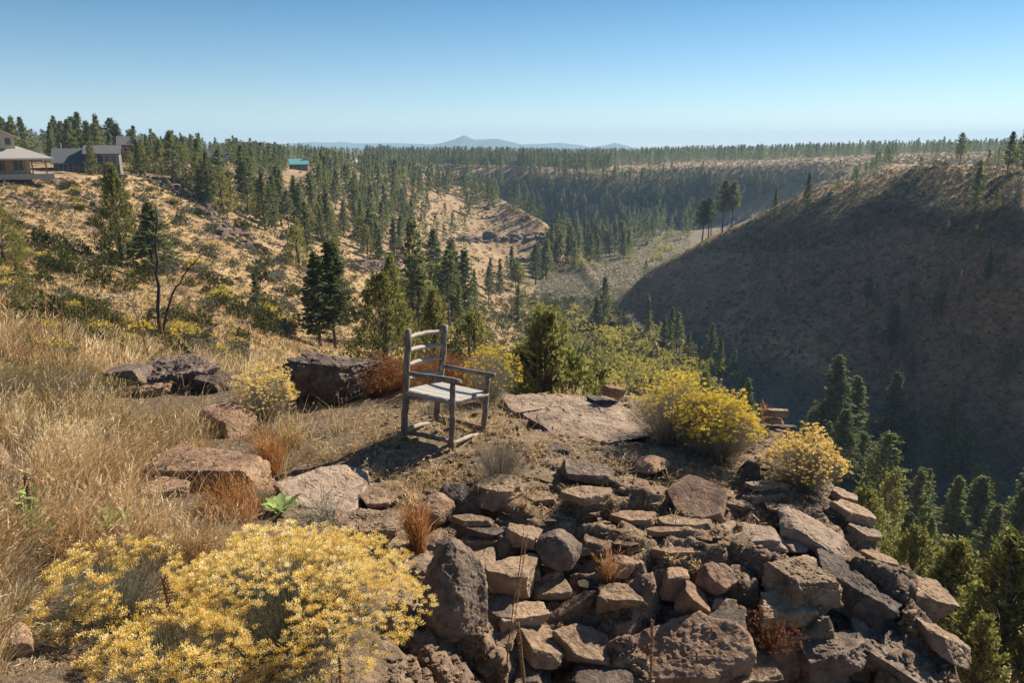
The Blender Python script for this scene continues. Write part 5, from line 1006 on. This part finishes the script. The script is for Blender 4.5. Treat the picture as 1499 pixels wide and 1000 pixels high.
for (x1, y1, x2, y2) in [(599,494,651,485),(599,513.5,650,505),(598,534,648,524),(597,554,645,544)]:
    a, b = cp(x1, y1, 8.0), cp(x2, y2, 8.47); mid_ = (a+b)/2+np.array([-.05, .03, .0]); pole('back_rung', [a, (a+mid_)/2+[-.012, .008, 0], mid_, (b+mid_)/2+[-.012, .008, 0], b], [.020, .027, .028, .026, .018], M_rail)
pole('armrest', [cp(593,546,8.0), cp(668,558,7.68), cp(674,559.5,7.66)], [.028, .033, .032]); pole('armrest', [cp(649,536,8.47), cp(716,549,8.14), cp(724,550.5,8.1)], [.025, .030, .030])
SC = {'BL': (594, 572, 8.0), 'FL': (661, 587, 7.7), 'FR': (713, 575, 8.15), 'BR': (643, 560, 8.47)}
for a, b in (('BL', 'FL'), ('FL', 'FR'), ('BR', 'FR'), ('BL', 'BR')): pole('seat_rail', [cp(*SC[a])-[0, 0, .02], cp(*SC[b])-[0, 0, .02]], .028, M_rail)
c_ = [cp(*SC[k]) for k in ('BL', 'FL', 'FR', 'BR')]; sm = MB()
for i in range(4):            # four thin boards across the seat, a dark gap between them
    t0, t1 = i/4+.008, (i+1)/4-.008; n_g = 9
    top = np.array([[(c_[0]*(1-s)+c_[1]*s)*(1-t)+(c_[3]*(1-s)+c_[2]*s)*t+[0, 0, .012-.014*math.sin(math.pi*s)*math.sin(math.pi*t)] for s in np.linspace(-.01, 1.01, n_g)] for t in (t0, t1)]).reshape(-1, 3)
    bot = top-[0, 0, .016]; V = np.vstack([top, bot]); Q = []
    for k in range(n_g-1): Q += [(k, k+1, n_g+k+1, n_g+k), (2*n_g+k+1, 2*n_g+k, 3*n_g+k, 3*n_g+k+1), (k+1, k, 2*n_g+k, 2*n_g+k+1), (n_g+k, n_g+k+1, 3*n_g+k+1, 3*n_g+k)]
    Q += [(0, n_g, 3*n_g, 2*n_g), (2*n_g-1, n_g-1, 3*n_g-1, 4*n_g-1)]; sm.add(V, Q)
link('seat', sm.mesh('seat', M_seat, False), ch)
for a, b in (((593,633,8.0), (659,647,7.7)), ((663,650,7.7), (707,634,8.15)), ((592,630,8.0), (638,618,8.47)), ((640,611,8.47), (706,627,8.15))):
    p, q = cp(*a), cp(*b); pole('stretcher', [p, (p+q)/2+[0, 0, .012], q], [.022, .028, .022], M_rail if a[0] in (663, 592) else M_wood)
# ---------------------------------------------------------------- houses
Mw = {'cream': plain('cream_siding', (.50, .42, .30), .8, 3, .1), 'roofg': plain('grey_shingles', (.27, .245, .225), .9, 4, .25), 'timber': plain('cedar_posts', (.24, .10, .045), .7, 6, .2), 'white': plain('white_trim', (.55, .50, .43), .7, 3, .08),
 'sage': plain('sage_siding', (.12, .12, .095), .8, 3, .12), 'dark': plain('dark_shingles', (.085, .085, .09), .9, 4, .25), 'red': plain('red_siding', (.22, .05, .045), .8, 3, .15), 'teal': plain('teal_metal_roof', (.10, .30, .29), .5, 3, .1), 'brown': plain('brown_siding', (.13, .085, .06), .8, 3, .2),
 'stone': plain('concrete_patio', (.32, .28, .24), .9, 5, .15), 'tealpot': plain('teal_glaze', (.05, .26, .28), .4, 4, .1)}
def glassmat():
    m, nt, out = newmat('window_glass'); p = N(nt, 'BsdfPrincipled', {'Base Color': (.03, .045, .055, 1), 'Roughness': .08}); nt.links.new(p.outputs[0], out.inputs[0]); return m
Mw['glass'] = glassmat()
def part(name, mat, parent, fn, smooth=False): b = MB(); fn(b); return link(name, b.mesh(name, Mw[mat], smooth), parent)
def gable(b, x0, x1, y0, y1, ze, zr, th=.22, along='x', oh=.5):
    """ridge roof; along = direction of the ridge"""
    if along == 'x':
        ym = (y0+y1)/2; pr = [(y0-oh, ze-oh*(zr-ze)/(ym-y0)), (ym, zr), (y1+oh, ze-oh*(zr-ze)/(ym-y0))]
        V = [(x, p[0], p[1]+t) for x in (x0-oh, x1+oh) for t in (0, th) for p in pr]
    else:
        xm = (x0+x1)/2; pr = [(x0-oh, ze-oh*(zr-ze)/(xm-x0)), (xm, zr), (x1+oh, ze-oh*(zr-ze)/(xm-x0))]
        V = [(p[0], y, p[1]+t) for y in (y0-oh, y1+oh) for t in (0, th) for p in pr]
    b.add(V, [(0,1,7,6),(1,2,8,7),(3,9,10,4),(4,10,11,5),(0,6,9,3),(2,5,11,8),(0,3,4,1),(1,4,5,2),(6,7,10,9),(7,8,11,10)])
def window(parent, x, y, z, w_, h_, nx=1, nz=1, fr='white', d=.06):
    f = part('window', fr, parent, lambda b: [b.box((x-w_/2-.08, y-d, z-.08), (x-w_/2, y+.02, z+h_+.08)), b.box((x+w_/2, y-d, z-.08), (x+w_/2+.08, y+.02, z+h_+.08)), b.box((x-w_/2, y-d, z-.08), (x+w_/2, y+.02, z)), b.box((x-w_/2, y-d, z+h_), (x+w_/2, y+.02, z+h_+.08))]+[b.box((x-w_/2+w_*i/nx-.03, y-d+.01, z), (x-w_/2+w_*i/nx+.03, y+.01, z+h_)) for i in range(1, nx)])
    part('pane', 'glass', f, lambda b: b.box((x-w_/2, y-.03, z), (x+w_/2, y-.012, z+h_)))
# tan house with the wide verandah
b0 = pos(5, 254, 132); h1 = thing('verandah_house', 'tan house with grey hipped roof, cupola and verandah on cedar posts at the left edge', 'house', b0, math.radians(33))
zoff = 0
x0, x1 = -13.5, 6.6
part('patio', 'stone', h1, lambda b: b.box((x0-1, -3.4, -.9), (x1+.6, .0, .0)))
part('wall', 'cream', h1, lambda b: b.box((x0+1, -.0+.02, -2), (x1-2.6, 9, 2.75)))
def hip(b):
    e = [(x0-.4, -3.5, 2.55), (x1+.9, -3.5, 2.55), (x1+.9, 10.5, 2.55), (x0-.4, 10.5, 2.55), (x0+4, 3.2, 5.1), (x1-5.6, 3.2, 5.1)]
    V = e+[(p[0], p[1], p[2]-.25) for p in e[:4]]
    b.add(V, [(0, 1, 5, 4), (3, 4, 5, 2), (6, 9, 8, 7), (0, 6, 7, 1), (1, 7, 8, 2), (2, 8, 9, 3), (3, 9, 6, 0)], [(1, 2, 5), (0, 4, 3)])
part('roof', 'roofg', h1, hip)
part('fascia', 'white', h1, lambda b: b.box((x0-.42, -3.56, 2.28), (x1+.92, -3.5, 2.54)))
for px in (-7.5, -4.4, -3.4, -1.9, -1.6, .4, .9, 1.3, 3.2, 4.2, 6.2): part('post', 'timber', h1, lambda b: b.box((px-.10, -3.1, 0), (px+.10, -2.9, 2.28)))
for wx, ww in ((-6, 1.6), (-2.6, 1.8), (0.0, 1.2), (2.3, 1.4)): window(h1, wx, 0, .5, ww, 1.7, 2)
part('door', 'glass', h1, lambda b: b.box((-4.6, -.04, 0), (-3.8, .0, 2.1)))
cup = part('cupola', 'cream', h1, lambda b: (b.box((-2.7, .6, 4.0), (2.3, 5.4, 6.1)), b.add([(-2.7, .6, 6.1), (2.3, .6, 6.1), (-.2, .6, 7.3), (-2.7, .72, 6.1), (2.3, .72, 6.1), (-.2, .72, 7.3)], None, [(0, 1, 2), (3, 5, 4)])))
link('cupola_roof', (lambda b: (gable(b, -2.7, 2.3, .6, 5.4, 6.1, 7.3, .2, 'y', .9), b.mesh('cupola_roof', Mw['white'], False))[1])(MB()), cup)
for wx in (-1.5, -.2, 1.3): link('cupola_window', MB().box((wx-.4, .52, 4.7), (wx+.4, .58, 5.8)).mesh('cupola_window', Mw['glass'], False), cup)
for i, px in enumerate((-6.8, -2.2, -.6, 1.9)):
    c33, s33 = math.cos(math.radians(33)), math.sin(math.radians(33)); o = link('plant_pot', MB().tube([(0, 0, 0), (0, 0, .3), (0, 0, .45)], [.18, .28, .3], 12).mesh('plant_pot', Mw['tealpot']), None, b0+[px*c33+3.05*s33, px*s33-3.05*c33, 0]); tag(o, 'teal plant pot on the verandah of the tan house', 'plant pot', 'teal pots on the verandah')
# grey green house
b0 = pos(130, 253.5, 168); h2 = thing('grey_house', 'grey green house with dark roofs and a tall glazed gable wing below the tall pines', 'house', b0, math.radians(22))
part('wall', 'sage', h2, lambda b: (b.box((-6.4, 0, -2), (-.2, 8, 2.3)), b.add([(-6.4, 0, 2.3), (-6.4, 8, 2.3), (-6.4, 4, 4.6), (-.2, 0, 2.3), (-.2, 8, 2.3), (-.2, 4, 4.6)], None, [(0, 2, 1), (3, 4, 5)])))
part('tall_wing', 'sage', h2, lambda b: (b.box((-.2, -1.0, -2), (6.2, 6, 4.1)), b.add([(6.2, -1, 4.1), (6.2, 6, 4.1), (6.2, 2.5, 5.6), (-.2, -1, 4.1), (-.2, 6, 4.1), (-.2, 2.5, 5.6)], None, [(0, 1, 2), (3, 5, 4)])))
part('roof', 'dark', h2, lambda b: gable(b, -6.4, -.7, 0, 8, 2.3, 5.0, .2, 'x', .5)); part('wing_roof', 'dark', h2, lambda b: gable(b, -.2, 6.2, -1, 6, 4.1, 5.65, .2, 'x', .45))
for wx in (1.2, 2.6, 4.0, 5.2): window(h2, wx, -1.0, 1.9, 1.1, 1.9)
window(h2, -4.6, 0, .6, 1.6, 1.3, 2); window(h2, -2.2, 0, .4, 1.0, 1.7)
part('chimney', 'sage', h2, lambda b: b.box((-6.0, 5, 3.5), (-5.2, 5.8, 6.4)))
part('porch_roof', 'dark', h2, lambda b: b.box((-.3, -3.4, 2.2), (4.2, -1.0, 2.38)))
for wx in (-.1, 1.9, 4.0): part('porch_post', 'white', h2, lambda b: b.box((wx-.08, -3.3, -.3), (wx+.08, -3.14, 2.2)))
part('deck', 'brown', h2, lambda b: b.box((-.3, -3.5, -.9), (7.6, -1.0, -.25)))
for i in range(9): part('railing_post', 'white', h2, lambda b: b.box((-.2+i*.95, -3.48, -.25), (-.14+i*.95, -3.42, .65)))
def small_house(px, py, Y, w_, d_, hw, hr, wall, roof, label, rz=0, along='x', wins=()):
    q = pos(px, py, Y); q[2] = max(q[2], gz(q[0], q[1])); e = thing('house', label, 'house', q, rz)
    part('wall', wall, e, lambda b: (b.box((-w_/2, 0, -2), (w_/2, d_, hw)), b.add([(-w_/2, 0, hw), (-w_/2, d_, hw), (-w_/2, d_/2, hr), (w_/2, 0, hw), (w_/2, d_, hw), (w_/2, d_/2, hr)], None, [(0, 2, 1), (3, 4, 5)]) if along == 'x' else b.add([(-w_/2, 0, hw), (w_/2, 0, hw), (0, 0, hr), (-w_/2, d_, hw), (w_/2, d_, hw), (0, d_, hr)], None, [(0, 1, 2), (3, 5, 4)])))
    part('roof', roof, e, lambda b: gable(b, -w_/2, w_/2, 0, d_, hw, hr+.05, .2, along, .6))
    for wx, wz, ww, wh in wins: window(e, wx, 0, wz, ww, wh)
    return e
small_house(193, 226, 205, 5.5, 6, 2.6, 4.4, 'red', 'dark', 'small dark red house half hidden by trees right of the grey house', .4, 'x', [(-1.2, .8, 1, 1), (1.3, .8, 1, 1)])
small_house(318, 247, 330, 8, 7, 2.4, 4.4, 'brown', 'dark', 'small cabin with a grey roof on the rim among pines', .2, 'x', [(-2, .6, 1.6, 1.3), (1.5, .3, 1.4, 1.8)])
small_house(438, 247, 420, 9, 8, 2.6, 5.0, 'brown', 'teal', 'house with a teal metal roof among the pines on the rim', .35, 'x', [(-2, .6, 1.6, 1.3), (2, .6, 1.6, 1.3)])
small_house(523, 243, 520, 5, 6, 2.6, 4.0, 'white', 'white', 'small white house on the rim right of the teal roofed one', .2); small_house(532, 252, 500, 4, 5, 2.4, 3.8, 'white', 'roofg', 'tiny pale house below the small white one', .5)
# white bird-like scrap on the shaded hill
q = hit(1407, 405, 60)[0]; o = link('white_stake', MB().tube([(0, 0, 0), (.05, 0, .9), (.0, 0, 1.8)], [.12, .16, .04], 7).mesh('white_stake', Mw['white']), None, q); tag(o, 'small bright white broken stake on the shaded right hill', 'stake')
# ---------------------------------------------------------------- the air
def haze():
    m, nt, out = newmat('air'); v = N(nt, 'VolumePrincipled', {'Color': (.46, .71, .98, 1), 'Density': HAZE_D, 'Anisotropy': .0}); nt.links.new(v.outputs[0], out.inputs['Volume'])
    o = link('haze', MB().box((-17000, -300, CZ-95), (17000, 9600, CZ+175)).mesh('haze', m, False)); return kind(o, 'stuff')
HAZE_D = 1.5e-4
haze()

# ---------------------------------------------------------------- tell look-alikes apart by their place in their row
def ordinal(n): return '%d%s' % (n, 'th' if 10 <= n % 100 <= 20 else {1: 'st', 2: 'nd', 3: 'rd'}.get(n % 10, 'th'))
byl = {}
for o in C.objects:
    if o.parent is None and o.get('label') and o.get('group'): byl.setdefault(o['label'], []).append(o)
for l, os_ in byl.items():
    if 1 < len(os_) <= 140:
        os_.sort(key=lambda o: o.location.x/max(o.location.y, .1))
        for i, o in enumerate(os_): o['label'] = ('leftmost ' if i == 0 else 'rightmost ' if i == len(os_)-1 else ordinal(i+1)+' from left, ')+l
